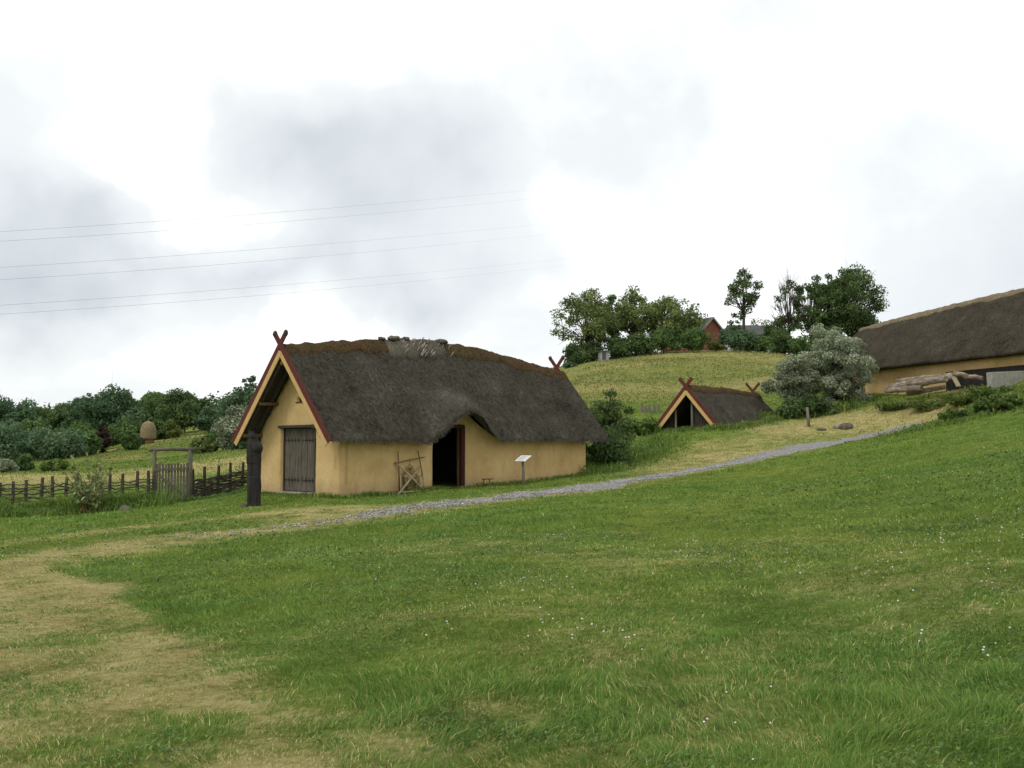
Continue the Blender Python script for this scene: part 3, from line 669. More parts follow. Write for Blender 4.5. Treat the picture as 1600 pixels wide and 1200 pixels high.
ridge_roll('ridge_turf', hs, .05, 4.55, W_, hf_house, EZ, 'ridge', 2)
ridge_roll('ridge_turf', hs, 7.45, LR - .02, W_, hf_house, EZ, 'ridge', 5)
sh = ridge_roll('smoke_hole_cover', hs, 4.4, 7.6, W_, hf_house, EZ, 'ridge_grey', 8, .42, .10, .3)
m = MB(); rn = random.Random(5)
for i in range(34):
    x = rn.choice((5.5, 6.1, 6.55, 7.5)) + rn.gauss(0, .16); y = W_ / 2 - rn.uniform(.0, .50); z = float(hf_house(x)) - abs(W_ / 2 - y) * 1.22 + .03
    a = rn.uniform(-.5, .5); m.tube([(x - .2, y - .1 + a * .1, z - .12), (x, y, z + .03), (x + .16, y + .08, z + .1)], [.010, .026, .008], 5)
m.build('loose_straw', M['straw_pale'], hs, smooth=True)['kind'] = 'stuff'
for x, r in ((4.35, .09), (4.95, .15), (5.5, .11), (7.35, .14)):
    m = MB(); m.blob((x, W_ / 2 - .05, float(hf_house(x)) + .0), (r * 1.8, r * 1.4, r * .6), int(x * 10), .45); m.build('ridge_sod', M['dark_stone'] if r < .15 else M['ridge_grey'], hs, smooth=True)
hzA = float(hf_house(0.))
verge(hs, -.03, W_, EZ + .02, hzA + .13, y0=.03, horn=.30, wr=.17, wt=.17)
# far gable boards: their crossed tips show over the ridge
horns(hs, LR - .45, W_ / 2, float(hf_house(LR - .45)) + .10, .50, .15, 1.24)
# walls
XF = .775; XB = 14.16; YF = .444; YB = W_ - .444; BZ = -.75
dl = hit(hs, 672, 766, 1, YF + .30)[0]; dre = hit(hs, 723, 766, 1, YF + .42)[0]; dtop = hit(hs, 705, 664, 1, YF + .4)[2]; dbot = -.3
print('DOOR', dl, dre, dtop)
xr = hit(hs, 775, 760, 1, YF)[0]
def rec(u):
    if u < dl: return 0.
    t = min(max((u - dre) / (xr + .2 - dre), 0), 1); return .42 * (1 - t * t * (3 - 2 * t))
def top_front(u): return EZ + float(lift_house(np.array(u))[0]) * .93 + .30
us = brk(XF, XB, .18, (dl, dl + .02, dre)); zs = brk(BZ, 3.2, .15, (dtop,))
def fm(u, z):
    zt = top_front(u) - .06 + rec(u) * .35; rc = rec(u) 
    return (u, YF + rc , min(z, zt))
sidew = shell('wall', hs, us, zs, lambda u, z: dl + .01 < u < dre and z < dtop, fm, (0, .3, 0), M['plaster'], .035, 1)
ga = hit(hs, 438, 768, 0, XF); gb = hit(hs, 493, 768, 0, XF); gt = hit(hs, 465, 668, 0, XF); gyl, gyr = ga[1], gb[1]; gtop = gt[2]
va_ = hit(hs, 464, 622, 0, XF); vb_ = hit(hs, 473, 629, 0, XF)
print('GDOOR', gyl, gyr, gtop, 'vent', va_, vb_)
def topg(y): return EZ + (hzA - EZ) * (min(y, W_ - y) / (W_ / 2)) - .30
ys = brk(YF, YB, .16, (gyr, gyl, vb_[1], va_[1])); zs = brk(BZ, hzA - .3, .16, (gtop, vb_[2], va_[2]))
def gm(y, z):
    c = 0.
    return (XF + c, y, min(z, max(topg(y), BZ)))
ghole = lambda y, z: (gyr < y < gyl and z < gtop) or (vb_[1] < y < va_[1] and vb_[2] < z < va_[2])
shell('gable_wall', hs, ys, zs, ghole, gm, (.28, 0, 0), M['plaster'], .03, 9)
m = MB(); m.box(((XF + XB) / 2, YB - .1, .6), (XB - XF, .2, 2.7)); m.build('back_wall', M['plaster'], hs)
m = MB(); m.box((7., YB - .35, 1.), (11., .05, 3.4)); m.box((dl - 1.2, 2.4, .9), (.08, 3.2, 3.2)); m.box((dre + 1.5, 2.6, .9), (.08, 2.8, 3.2)); m.build('darkening_panels', M['near_black'], hs)  # near-black panels added inside so the open doorway looks unlit
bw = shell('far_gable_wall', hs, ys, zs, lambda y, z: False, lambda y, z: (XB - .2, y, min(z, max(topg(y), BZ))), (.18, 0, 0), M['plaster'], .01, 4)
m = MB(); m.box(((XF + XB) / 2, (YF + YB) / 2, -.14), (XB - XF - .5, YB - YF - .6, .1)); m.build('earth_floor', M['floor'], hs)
# side doorway frame
m = MB()
fy = YF + .40
m.beam((dl + .07, fy - .02, -.4), (dl + .07, fy - .02, dtop), .12, .16, up=(1, 0, 0)); m.beam((dre - .06, fy, -.4), (dre - .06, fy, dtop), .12, .20, up=(1, 0, 0)); m.beam((dl, fy + .03, dtop - .05), (dre, fy + .03, dtop - .05), .16, .14)
fr = m.build('door_frame', M['maroon'], hs, bevel=.01)
m = MB()   # left leaf swung inward
for i in range(5): m.beam((dl + .15 + i * .012, fy + .12 + i * .16, -.05), (dl + .15 + i * .012, fy + .12 + i * .16, dtop - .12), .15, .04, up=(1, 0, 0))
m.build('open_door', M['dark_wood'], hs)
# gable doors
dx_ = XF + .16; mid = (gyl + gyr) / 2; zb = hit(hs, 465, 767, 0, dx_)[2]
for a, b in ((gyr, mid), (mid, gyl)):
    m = MB(); k = 3; ww = (b - a) / k
    for i in range(k): m.beam((dx_ + .006 * (i % 2), a + ww * (i + .5), zb), (dx_ + .006 * (i % 2), a + ww * (i + .5), gtop - .03), ww - .012, .05, up=(1, 0, 0))
    lf = m.build('door_leaf', M['door'], hs, bevel=.004)
    for z in (zb + .36, gtop - .40):
        m = MB(); x = dx_ - .035; c = (a + b) / 2; m.beam((x, a + .06, z), (x, b - .08, z), .012, .022, up=(1, 0, 0))
        for t_ in np.linspace(a + .10, b - .10, 5):
            for s in (-1, 1): m.tube([(x, t_, z), (x, t_ + .03, z + s * .035), (x, t_ + .055, z + s * .06), (x, t_ + .03, z + s * .075)], .009, 5)
        m.build('iron_strap', M['iron'], lf)
m = MB(); m.beam((XF - .03, gyr - .20, gtop + .045), (XF - .03, gyl + .04, gtop + .02), .16, .09); m.box((XF - .07, gyr - .08, gtop + .03), (.16, .26, .13)); m.build('lintel', M['dark_wood'], hs, bevel=.012)
m = MB(); m.box((XF + .03, mid, zb - .09), (.34, gyl - gyr + .06, .14)); m.build('threshold', M['stone'], hs, bevel=.02)
m = MB(); m.beam((XF + .05, gyr + .045, zb), (XF + .05, gyr + .045, gtop - .02), .05, .12, up=(1, 0, 0)); m.build('door_post', M['dark_wood'], hs); m = MB(); m.beam((XF + .16, gyl - .03, zb), (XF + .16, gyl - .03, gtop - .02), .05, .12, up=(1, 0, 0)); m.build('door_post', M['dark_wood'], hs)
m = MB(); m.box((XF + .16, (va_[1] + vb_[1]) / 2, (va_[2] + vb_[2]) / 2), (.05, va_[1] - vb_[1] + .1, va_[2] - vb_[2] + .1)); m.tube([(XF - .04, vb_[1] - .02, vb_[2] + .02), (XF - .04, va_[1] + .02, vb_[2] + .015)], .015, 6); m.build('vent', M['dark_wood'], hs)
# purlins and rafters seen under the front overhang
for y, z, r, x1 in ((W_ - 1.33, EZ + 1.18, .06, 1.3), (1.33, EZ + 1.18, .06, 1.3), (W_ - .50, EZ + .16, .07, 1.3), (.52, EZ + .14, .06, 1.3), (W_ / 2, hzA - .62, .07, 1.3)):
    m = MB(); m.tube([(.02, y, z), (x1 / 2, y, z + .01), (x1, y, z)], r, 9); m.build('purlin', M['brown_wood'], hs, smooth=True)
for x in (.10, .48):
    for s in (1, -1):
        m = MB(); yb = .40 if s > 0 else W_ - .40; m.beam((x, yb, EZ + .06), (x, W_ / 2, hzA - .50), .07, .07); m.build('rafter', M['dark_wood'], hs)
# rafter tail stub under arch

# ================================================================== small A-frame hut
PH = P(1131, 671, 52.6); rot2 = radians(90 - 37.5)
ph = thing('pit_house', 'small thatched hut with roof reaching the grass and red and tan crossed gable boards', 'hut', (PH[0], PH[1], 0), rot2)
w2 = 4.4; a2 = hit(ph, 1072, 601, 0, 0.); w2 = 2 * a2[1]; hz2 = a2[2]; ez2 = hit(ph, 1130, 672, 0, 0.)[2] - .05
print('PIT', w2, hz2, ez2, hit(ph, 1180, 612, 1, w2 / 2), hit(ph, 1213, 655, 1, 0))
e2 = hit(ph, 1182, 613, 1, w2 / 2)
def hf2(u): return hz2 + (e2[2] - .08 - hz2) * np.clip(u / e2[0], 0, 1) + .10 * np.sin(np.clip(u / e2[0], 0, 1) * pi)
L2 = e2[0] + .15
thatched_roof('roof', ph, 0., L2, w2, ez2, hf2, 12, None, .26, bristle=9000, dx=.22)
ridge_roll('ridge_turf', ph, .1, L2 + .02, w2, hf2, ez2, 'ridge', 21, .34, .10)
verge(ph, -.03, w2, ez2 - .1, hz2 + .06, y0=.12, wr=.20, wt=.20, horn=.48, knob=False)
horns(ph, L2 - .7, w2 / 2, float(hf2(L2 - .7)) + .10, .55, .15, 1.15)
p1 = hit(ph, 1057, 690, 0, .55); p2 = hit(ph, 1083, 690, 0, .55)
def top2(y): return ez2 + (hz2 - ez2) * min(y, w2 - y) / (w2 / 2) - .28
m = MB(); rn = random.Random(3); y = .28
while y < w2 - .3:
    ww = rn.uniform(.11, .17); yc = y + ww / 2
    if not (p2[1] < yc < p1[1]):
        m.beam((.60 + rn.uniform(-.01, .01), yc, ez2 - .9), (.60, yc, top2(yc)), ww - .012, .05, up=(1, 0, 0))
    y += ww
m.build('plank_wall', M['dark_wood'], ph)
m = MB(); m.tube([(.48, p2[1], ez2 - 1.), (.47, p2[1], top2(p2[1]) + .05)], .075, 8); m.build('door_post', M['grey_wood'], ph, smooth=True)
m = MB(); m.tube([(.48, p1[1], ez2 - 1.), (.49, p1[1], top2(p1[1]) + .02)], .05, 8); m.build('door_post', M['pale_wood'], ph, smooth=True)
m = MB(); m.box((L2 - .6, w2 / 2, ez2 + .2), (.1, w2 - 1.6, 1.6)); m.beam((L2 - .6, w2 / 2, ez2), (L2 - .6, w2 / 2, hz2 - .5), 1.2, .1, up=(1, 0, 0)); m.build('back_wall', M['dark_wood'], ph)
m = MB(); m.box((L2 / 2, w2 / 2, ez2 - .02), (L2 - .8, w2 - .8, .06)); m.build('earth_floor', M['floor'], ph)

# ================================================================== big longhouse, right
PL = np.array([22.1, 62.]); rot3 = atan2(-.96, .28)
lg = thing('longhouse', 'large longhouse behind the log pile, its huge dark thatched roof cut by the right edge', 'house', (PL[0], PL[1], 0), rot3)
w3_ = 8.; ezl = P(1355, 577, 62.)[2]
_lx = []; _lz = []
for px, py in ((1348, 508), (1390, 500), (1430, 490), (1470, 478), (1500, 468), (1550, 456), (1600, 446)):
    h_ = hit(lg, px, py, 1, w3_ / 2); _lx.append(h_[0]); _lz.append(h_[2] - .1)
for e in (14, 20, 26): _lx.append(e); _lz.append(_lz[6] + .05 - .01 * (e - 12))
_pl = np.polyfit(_lx, _lz, 3)
def hf3(u): return np.polyval(_pl, u)
print('LONG', np.round(_lx, 1), np.round(_lz, 2), np.round(hf3(np.array(_lx)), 2), [hit(lg, p, q, 1, 0)[[0, 2]] for p, q in ((1355, 577), (1420, 569), (1500, 559), (1600, 549))])
_le = [hit(lg, p, q, 1, 0) for p, q in ((1355, 577), (1420, 570), (1500, 560), (1600, 550))]
ezl = float(np.mean([e[2] for e in _le]))
LL0 = _lx[0]; thatched_roof('roof', lg, LL0, 26., w3_, ezl, hf3, 31, None, .42, bristle=26000, dx=.3, mat='thatch_dark')
ridge_roll('ridge_cap', lg, LL0, 26., w3_, hf3, ezl, 'ridge_tan', 33, .42, .10, .16)
bzl = hit(lg, 1335, 624, 1, .7)[2]
us = brk(LL0 + 1., 25., .5, ()); zs = brk(bzl - 1.5, ezl + .3, .3, ())
shell('wall', lg, us, zs, lambda u, z: False, lambda u, z: (u, .7, z), (0, .3, 0), M['plaster'], .05, 17)
ysl = brk(.7, w3_ - .7, .5); zsl = brk(bzl - 1.5, 8., .4)
shell('gable_wall', lg, ysl, zsl, lambda u, z: False, lambda y, z: (LL0 + 1., y, min(z, ezl - .4 + (hf3(LL0) - ezl) * min(y, w3_ - y) / (w3_ / 2))), (.3, 0, 0), M['plaster'], .05, 19)
k0 = hit(lg, 1478, 584, 1, .62); k1 = hit(lg, 1600, 567, 1, .62)
print('dark band', k0, k1)
m = MB(); m.box(((k0[0] + 24.5) / 2, .66, (k0[2] + k1[2]) / 2 - .9), (24.5 - k0[0], .12, 1.8)); m.build('dark_wall_band', M['near_black'], lg)  # dark strip along the lower part of the long wall
verge(lg, LL0 - .05, w3_, ezl + .02, float(hf3(LL0)) - .05, horn=.0, wr=.2, wt=.2, tan=False, knob=False)
# ================================================================== carved post, gate, wattle fences
def put(px, py, Y): p = P(px, py, Y); return np.array([p[0], Y, tz(p[0], Y)])
p = put(396, 795, 28.6); hC = P(396, 677, 28.6)[2] - p[2]
cp = thing('carved_post', 'thick black carved wooden post standing in the grass in front of the gable', 'carved post', p)
rn = random.Random(2); m = MB(); n = 18; V = []; rows = 60
for j in range(rows):
    t = j / (rows - 1); z = -.2 + t * (hC + .2)
    r = .200 + .05 * max(0, .12 - t) / .12; cx0 = .015 * sin(t * 6)
    if t > .80: r *= 1 - .38 * ((t - .80) / .20) ** 1.3; cx0 -= .05 * (t - .80) / .2
    hd = (.11 * sin((t - .76) / .13 * pi) ** .6 if .76 < t < .89 else 0)      # the carved face jutting to the right
    for i in range(n):
        a = 2 * pi * i / n; q = r * (1 + .20 * (float(fbm(np.array([2 + 1.6 * cos(a)]), np.array([2 + 1.6 * sin(a) + z * .8]), 1.6, 4, .6)[0]) - .5) * 2)
        q *= 1 - (.10 if (i % 6 == 2 and t < .72) else 0); q += hd * max(0, cos(a + .5)) ** 2
        q *= 1 - .12 * max(0, cos(a - 4.2)) * (1 if .45 < t < .62 else .2)
        V.append((cx0 + q * cos(a), q * sin(a) * .92, z + (.10 * cos(a + 2.5) if j == rows - 1 else 0)))
Fc = [(j * n + i, j * n + (i + 1) % n, (j + 1) * n + (i + 1) % n, (j + 1) * n + i) for j in range(rows - 1) for i in range(n)] + [tuple(range((rows - 1) * n, rows * n))]
m.add(V, Fc)
m.build('shaft', M['near_black'], cp, smooth=False)
m = MB(); m.blob((-.06, -.03, hC * .955), (.13, .14, .13), 4, .2, 12, 9); m.build('carved_head', M['near_black'], cp, smooth=True)
m = MB(); m.blob((-.25, -.08, .0), (.10, .09, .08), 9, .2); m.build('footing_stone', M['dark_stone'], cp, smooth=True)

YG = 36.2
g0 = put(269, 787, YG); gt_ = thing('garden_gate', 'grey slatted wooden gate with tall posts and a crossbar over it', 'gate', g0)
sc = YG / F * 1.004; zt = P(269, 704, YG)[2] - g0[2]
xl, xr_ = (240 - 269) * sc, (297 - 269) * sc
m = MB(); m.tube([(xl, 0, -.4), (xl + .01, 0, zt * .5), (xl, 0, zt)], [.085, .075, .07], 8); m.build('gate_post', M['gate_wood'], gt_, smooth=True)
m = MB(); m.tube([(xr_, 0, -.4), (xr_ - .02, 0, zt * .5), (xr_ - .03, 0, zt + .02)], [.10, .085, .08], 8); m.build('gate_post', M['gate_wood'], gt_, smooth=True)
m = MB(); m.tube([(xl - .17, 0, zt + .02), (0, -.01, zt + .06), (xr_ + .12, 0, zt + .03)], [.06, .065, .075], 8); m.build('crossbar', M['gate_wood'], gt_, smooth=True)
zs_ = lambda py: P(269, py, YG)[2] - g0[2]
rn = random.Random(8); k = 11
for i in range(k):
    x = xl + .12 + (xr_ - xl - .24) * i / (k - 1); m = MB()
    m.beam((x, -.06, zs_(786) + rn.uniform(-.03, .03) + i * .006), (x + rn.uniform(-.01, .01), -.06, zs_(724) + rn.uniform(-.03, .03)), rn.uniform(.062, .085), .022, up=(0, 1, 0)); m.build('slat', M['gate_wood'], gt_)
for py0, py1 in ((734, 732), (780, 778)):
    m = MB(); m.beam((xl + .08, -.095, zs_(py0)), (xr_ - .08, -.095, zs_(py1)), .022, .10); m.build('gate_rail', M['gate_wood'], gt_)
m = MB(); m.beam((xl + .14, -.12, zs_(740)), (xr_ - .14, -.12, zs_(775)), .02, .09); m.build('brace', M['gate_wood'], gt_)

def wattle(name, label, posts, rows, seed, hw, r=.028, dense=True, tall=1.1):
    """posts: list of (world xy, height above ground); woven rods between"""
    rn = random.Random(seed); b = posts[0][0]; o = thing(name, label, 'fence', (b[0], b[1], tz(*b)))
    def L(x, y, z): return (x - b[0], y - b[1], z - o.location[2])
    for (x, y), h in posts:
        z = tz(x, y); m = MB(); lx, ly = rn.uniform(-.05, .05), rn.uniform(-.04, .04)
        m.tube([L(x, y, z - .3), L(x + lx * .5, y + ly, z + h * .6), L(x + lx, y + ly, z + h)], [.07, .062, .052], 7, wob=.15, rnd=rn); m.build('fence_post', M['dark_wood'] if dense else M['bark'], o)
    for k in range(rows):
        t = (k + .5) / rows; m = MB(); pts = []; ph_ = k % 2
        for i in range(len(posts)):
            (x, y), h = posts[i]; s = 1 if (i + ph_) % 2 else -1
            pts.append(np.array(L(x + rn.uniform(-.03, .03), y + s * .075, tz(x, y) + hw[0] + (hw[1] - hw[0]) * t + rn.uniform(-.05, .05))))
            if i < len(posts) - 1:
                (x2, y2), _ = posts[i + 1]; xm, ym = (x + x2) / 2, (y + y2) / 2; pts.append(np.array(L(xm, ym + rn.uniform(-.03, .03), tz(xm, ym) + hw[0] + (hw[1] - hw[0]) * t + rn.uniform(-.07, .06))))
        pts = [pts[0] + np.array([-.25, 0, 0])] + pts + [pts[-1] + np.array([.2, 0, .02])]
        m.tube(pts, [r * rn.uniform(.6, 1.25) for _ in pts], 5)
        for _ in range(max(1, len(posts) // 2)):     # stray twig ends
            q_ = pts[rn.randrange(len(pts))]; m.tube([q_, q_ + np.array([rn.uniform(-.3, .3), rn.uniform(-.1, .05), rn.uniform(-.05, .15)])], [r * .6, r * .3], 4)
        m.build('woven_rod', M['bark'], o)
    return o
pr = []
for px, top in ((303, 733), (321, 729), (341, 727), (361, 723), (379, 722), (395, 720), (411, 719)):
    Y = 36.6 + (px - 303) * .030; x = P(px, 700, Y)[0]; pr.append(((x, Y), P(px, top, Y)[2] - tz(x, Y)))
wattle('wattle_fence', 'dense dark woven branch fence between the gate and the plastered house', pr, 19, 1, (.0, .80), .032)
pl = []
for px, top in ((-75, 757), (-52, 757), (-26, 755), (2, 754), (22, 752), (42, 750), (66, 746), (84, 744), (104, 745), (122, 742), (147, 742), (173, 740), (193, 740), (215, 736), (234, 735)):
    Y = 36. + .002 * abs(px - 235); x = P(px, 700, Y)[0]; pl.append(((x, Y), P(px, top, Y)[2] - tz(x, Y)))
wattle('wattle_fence', 'loose woven stake fence left of the gate with weeds growing along its foot', pl, 7, 4, (.30, 1.02), .026, dense=False)
# remote stakes behind the small hut
for i, (px, top, bt) in enumerate(((1002, 635, 646), (1008, 636, 646), (1014, 634, 645), (1022, 633, 645), (1029, 634, 645))):
    p = put(px, bt, 64.); m = MB(); hh = (bt - top) * 64 / F; m.tube([(0, 0, -.6), (.02, 0, hh * .5), (.03 - .01 * i, 0, hh)], [.12, .11, .09], 6); o = m.build('fence_stake', M['grey_wood']); o.location = p
    tag(o, 'short grey stake in the broken row on the slope left of the small hut', 'stake', 'grey stakes behind the small hut')

# ------------------------------------------------------------------ information sign, stool, wooden rack with hide
p = put(818, 756, 36.3); sg = thing('information_sign', 'white tilted information board on a grey post by the long wall', 'sign', p, radians(-42))
hS = P(818, 719, 36.3)[2] - p[2]
m = MB(); m.tube([(0, 0, -.3), (-.01, .0, hS * .5), (-.03, 0, hS)], [.055, .05, .045], 8); m.build('post', M['grey_wood'], sg, smooth=True)
tl = radians(28); R = np.array([[1, 0, 0], [0, cos(tl), -sin(tl)], [0, sin(tl), cos(tl)]]); R = R @ np.array([[1, 0, 0], [0, 1, 0], [0, 0, 1]])
m = MB(); m.box((-.02, 0, hS + .06), (.50, .42, .03), R); m.build('board', M['white'], sg, bevel=.006)
m = MB()
for i in range(7): m.box(np.array([-.02, 0, hS + .06]) + R @ np.array([-.02 * (i % 3), .13 - i * .045, .0175]), (.34 - .03 * (i % 3), .008, .003), R)
# a small legible-free block of grey lines, as in the photograph nothing can be read
m.build('printed_lines', M['shedgrey'], sg)
p = put(762, 760, 35.6); stl = thing('three_legged_stool', 'tiny low wooden stool right of the dark doorway', 'stool', p, ROT)
hs_ = .27; m = MB(); m.box((0, 0, hs_), (.42, .2, .035)); m.build('seat', M['brown_wood'], stl, bevel=.008)
for x, y in ((-.15, .05), (.02, -.06), (.16, .05)):
    m = MB(); m.tube([(x * 1.15, y * 1.3, -.05), (x, y, hs_ - .01)], [.018, .022], 6); m.build('leg', M['brown_wood'], stl)
# rack
def rk(px, py, d=YF - .10): return loc3(rc, w3(hs, hit(hs, px, py, 1, d)))
b0 = w3(hs, hit(hs, 643, 770, 1, YF - .25)); b0[2] = tz(b0[0], b0[1])
rc = thing('hide_stretching_frame', 'pale pole frame with a ragged hide tied on, left of the side doorway', 'frame', b0, ROT)
def pole(a, b, r, mat='pale_wood', da=-.45, db=-.08, nm='pole'):
    m = MB(); A = rk(a[0], a[1], YF + da); B = rk(b[0], b[1], YF + db); m.tube([A, (A + B) / 2 + np.array([.01, 0, .012]), B], [r, r * .95, r * .8], 7); m.build(nm, M[mat], rc, smooth=True)
pole((624, 768), (622, 705), .022, 'brown_wood', -.14); pole((664, 768), (653, 704), .022, 'brown_wood', -.14)
pole((622, 773), (657, 729), .034); pole((665, 769), (618, 722), .034, 'pale_wood', -.40)
pole((617, 724), (664, 714), .020, 'brown_wood', -.10, -.10, 'crossbar'); pole((622, 770), (665, 767), .028, 'pale_wood', -.36, -.36, 'bottom_rail')
pole((626, 768), (626, 742), .022, 'pale_wood', -.3, -.2); pole((664, 766), (659, 743), .022, 'pale_wood', -.3, -.2)
m = MB(); rn = random.Random(1); out = [(640, 724), (645, 728), (650, 737), (655, 745), (657, 758), (652, 764), (644, 768), (636, 765), (634, 757), (631, 745), (636, 735)]
c = rk(644, 746, YF - .20); V = [c + np.array([0, -.05, 0])] + [rk(a, b, YF - .17 + rn.uniform(-.04, .04)) for a, b in out]; k = len(out)
mid_ = [c * .5 + v * .5 + np.array([0, rn.uniform(-.07, .03), 0]) for v in V[1:]]; V += mid_
V2 = [v + np.array([0, .02, 0]) for v in V]; o_ = len(V)
fr_ = [(0, k + 1 + i, k + 1 + (i + 1) % k) for i in range(k)] + [(k + 1 + i, 1 + i, 1 + (i + 1) % k, k + 1 + (i + 1) % k) for i in range(k)]
m.add(V + V2, fr_ + [tuple(j + o_ for j in reversed(f)) for f in fr_] + [(1 + i, 1 + i + o_, 1 + (i + 1) % k + o_, 1 + (i + 1) % k) for i in range(k)]); m.build('hide', M['pelt'], rc)
for a, b in (((641, 726), (640, 716)), ((631, 745), (624, 748)), ((655, 745), (660, 742)), ((636, 765), (632, 770)), ((652, 764), (658, 766))):
    m = MB(); m.tube([rk(a[0], a[1], YF - .18), rk(b[0], b[1], YF - .16)], .008, 4); m.build('lashing', M['dark_wood'], rc)

# ------------------------------------------------------------------ log pile, slab, boulders, marker post
def log_(a, b, Y0, Y1, r0, r1, label, mat='bark'):
    A = P(a[0], a[1], Y0); B = P(b[0], b[1], Y1); rn = random.Random(int(a[0] + b[1])); m = MB(); k = 8; pts = []
    for i in range(k): t = i / (k - 1); pts.append((B - A) * t + np.array([0, 0, .06 * sin(t * 3 + a[0])]) + np.array([0, 0, rn.uniform(-.02, .02)]))
    m.tube(pts, [r0 + (r1 - r0) * i / (k - 1) for i in range(k)], 11, wob=.12, rnd=rn)
    o = m.build('log', M[mat], smooth=False); o.location = A; return tag(o, label, 'log', 'logs piled beside the longhouse')
M['log'] = simple('peeling_bark', [(.30, (.06, .047, .035)), (.46, (.17, .135, .10)), (.58, (.27, .22, .165)), (.72, (.48, .42, .34))], 2.2, (1, 1, 3), bump=.8, bd=.03)
log_((1389, 607), (1478, 592), 56., 52.5, .20, .17, 'thick pale log at the front middle of the pile, left end sticking out', 'log')
log_((1402, 598), (1500, 584), 57., 53., .16, .13, 'long dark log lying on top of the pile along the wall', 'log')
log_((1418, 613), (1476, 606), 55., 53.2, .15, .12, 'low thin log half hidden in nettles below the pile', 'log')
log_((1440, 596), (1484, 589), 55.6, 53.6, .13, .12, 'short light log wedged between the two long ones', 'log')
log_((1398, 604), (1450, 598), 57., 55.4, .15, .14, 'dark log at the back left under the top log', 'log')
log_((1384, 612), (1440, 604), 55.6, 53.8, .16, .16, 'lowest thick log on the grass at the left end of the pile', 'log')
log_((1408, 602), (1490, 588), 56.4, 52.9, .15, .15, 'grey log squeezed between the top log and the thick front log', 'log')
log_((1490, 585), (1514, 588), 53.0, 52.4, .14, .13, 'stubby brown log right of the leaning plank', 'log')
log_((1508, 589), (1536, 592), 52.6, 51.8, .13, .12, 'small split log lying near the concrete slab', 'log')
A = P(1498, 604, 52.6); B = P(1488, 585, 53.0); m = MB(); m.beam((0, 0, 0), B - A, .26, .06, up=(.2, -1, .2)); o = m.build('plank', M['pale_wood'], bevel=.01); o.location = A; tag(o, 'fresh pale plank leaning on the log pile', 'plank')
A = P(1575, 590, 49.5); sl_ = MB(); sl_.box((0, 0, -.1), (2.2, .4, .8)); o = sl_.build('concrete_block', M['concrete'], bevel=.03); o.location = A; o.rotation_euler = (0, radians(-3), radians(14)); tag(o, 'grey concrete slab on edge right of the log pile', 'concrete block')
def rock(px, py, Y, r, seed, label, mat, z=.0):
    p = put(px, py, Y); m = MB(); m.blob((0, 0, 0), r, seed, .18, 14, 10); o = m.build('boulder', M[mat], smooth=True); o.location = (p[0], p[1], p[2] + r[2] * .35 + z); return tag(o, label, 'boulder')
rock(1421, 625, 55, (.36, .28, .22), 1, 'smooth pale boulder in the grass before the log pile', 'stone')
rock(1322, 656, 52.5, (.36, .26, .24), 5, 'dark humped boulder lying in dry grass by the path', 'dark_stone')
rock(1310, 657, 52.8, (.30, .22, .16), 8, 'small flat grey boulder touching the dark one in dry grass', 'stone')
rock(1283, 659, 52.5, (.26, .18, .10), 11, 'low brownish stone barely rising from the grass near the marker post', 'dark_stone')
rock(195, 797, 33.5, (.20, .18, .17), 14, 'brown stone in the weeds left of the slatted gate', 'dark_stone')
p = put(1264, 652, 53.5); m = MB(); m.tube([(0, 0, -.2), (-.04, 0, .5), (-.10, 0, 1.05)], [.085, .08, .075], 9); o = m.build('marker_post', M['grey_wood'], smooth=True); o.location = p; tag(o, 'short slanting grey post in the grass before the silver willow bush', 'post')

# ------------------------------------------------------------------ far buildings on the hill
YB_ = 158.
b = P(1113, 549, YB_); bz = tz(b[0], YB_) - 1; k = YB_ / F
bk = thing('brick_house', 'red brick gabled house half hidden by bushes on the hill top', 'house', (b[0], YB_, bz), radians(30))
ap = P(1119, 497, YB_)[2] - bz; ev = P(1119, 516, YB_)[2] - bz; hw_ = 2.1
m = MB(); m.add([(-hw_, 0, -2), (hw_, 0, -2), (hw_, 0, ev), (0, 0, ap - .15), (-hw_, 0, ev), (-hw_, 10, -2), (hw_, 10, -2), (hw_, 10, ev), (0, 10, ap - .15), (-hw_, 10, ev)], [(0, 1, 2, 3, 4), (9, 8, 7, 6, 5), (0, 4, 9, 5), (1, 6, 7, 2), (4, 3, 8, 9), (3, 2, 7, 8), (0, 5, 6, 1)]); m.build('wall', M['brick'], bk)
m = MB()
for s in (-1, 1): m.beam((s * (hw_ + .35) * .5, 5., (ev - .22 + ap) / 2 + .02), (s * (hw_ + .35) * .5 + .001, 5.001, (ev - .22 + ap) / 2 + .02), .1, .1)
m = MB()
for s in (-1, 1):
    q0 = np.array([s * (hw_ + .4), 0, ev - .35]); q1 = np.array([0, 0, ap]); n_ = np.array([0, 0, .16])
    V = [q0 + [0, -.3, 0], q1 + [0, -.3, 0], q1 + [0, 10.3, 0], q0 + [0, 10.3, 0]]; m.add(V + [v + n_ for v in V], [(0, 3, 2, 1) if s < 0 else (0, 1, 2, 3), (4, 5, 6, 7) if s < 0 else (4, 7, 6, 5), (0, 1, 5, 4), (1, 2, 6, 5), (2, 3, 7, 6), (3, 0, 4, 7)])
m.build('roof', M['slate'], bk)
for s in (-1, 1):
    m = MB(); m.beam((s * (hw_ + .4), -.34, ev - .32), (0, -.34, ap + .06), .06, .24, up=(0, 0, 1)); m.build('verge_board', M['shedgrey'], bk)
b = P(1182, 545, 165.); k = 165 / F; bz = tz(b[0], 165) - 1
fh = thing('far_building', 'long low building with dark grey roof behind the hill bushes, right of the brick house', 'building', (b[0], 165, bz), radians(6))
rt = P(1182, 505, 165.)[2] - bz; re = P(1182, 521, 165.)[2] - bz; hl = 34 * k
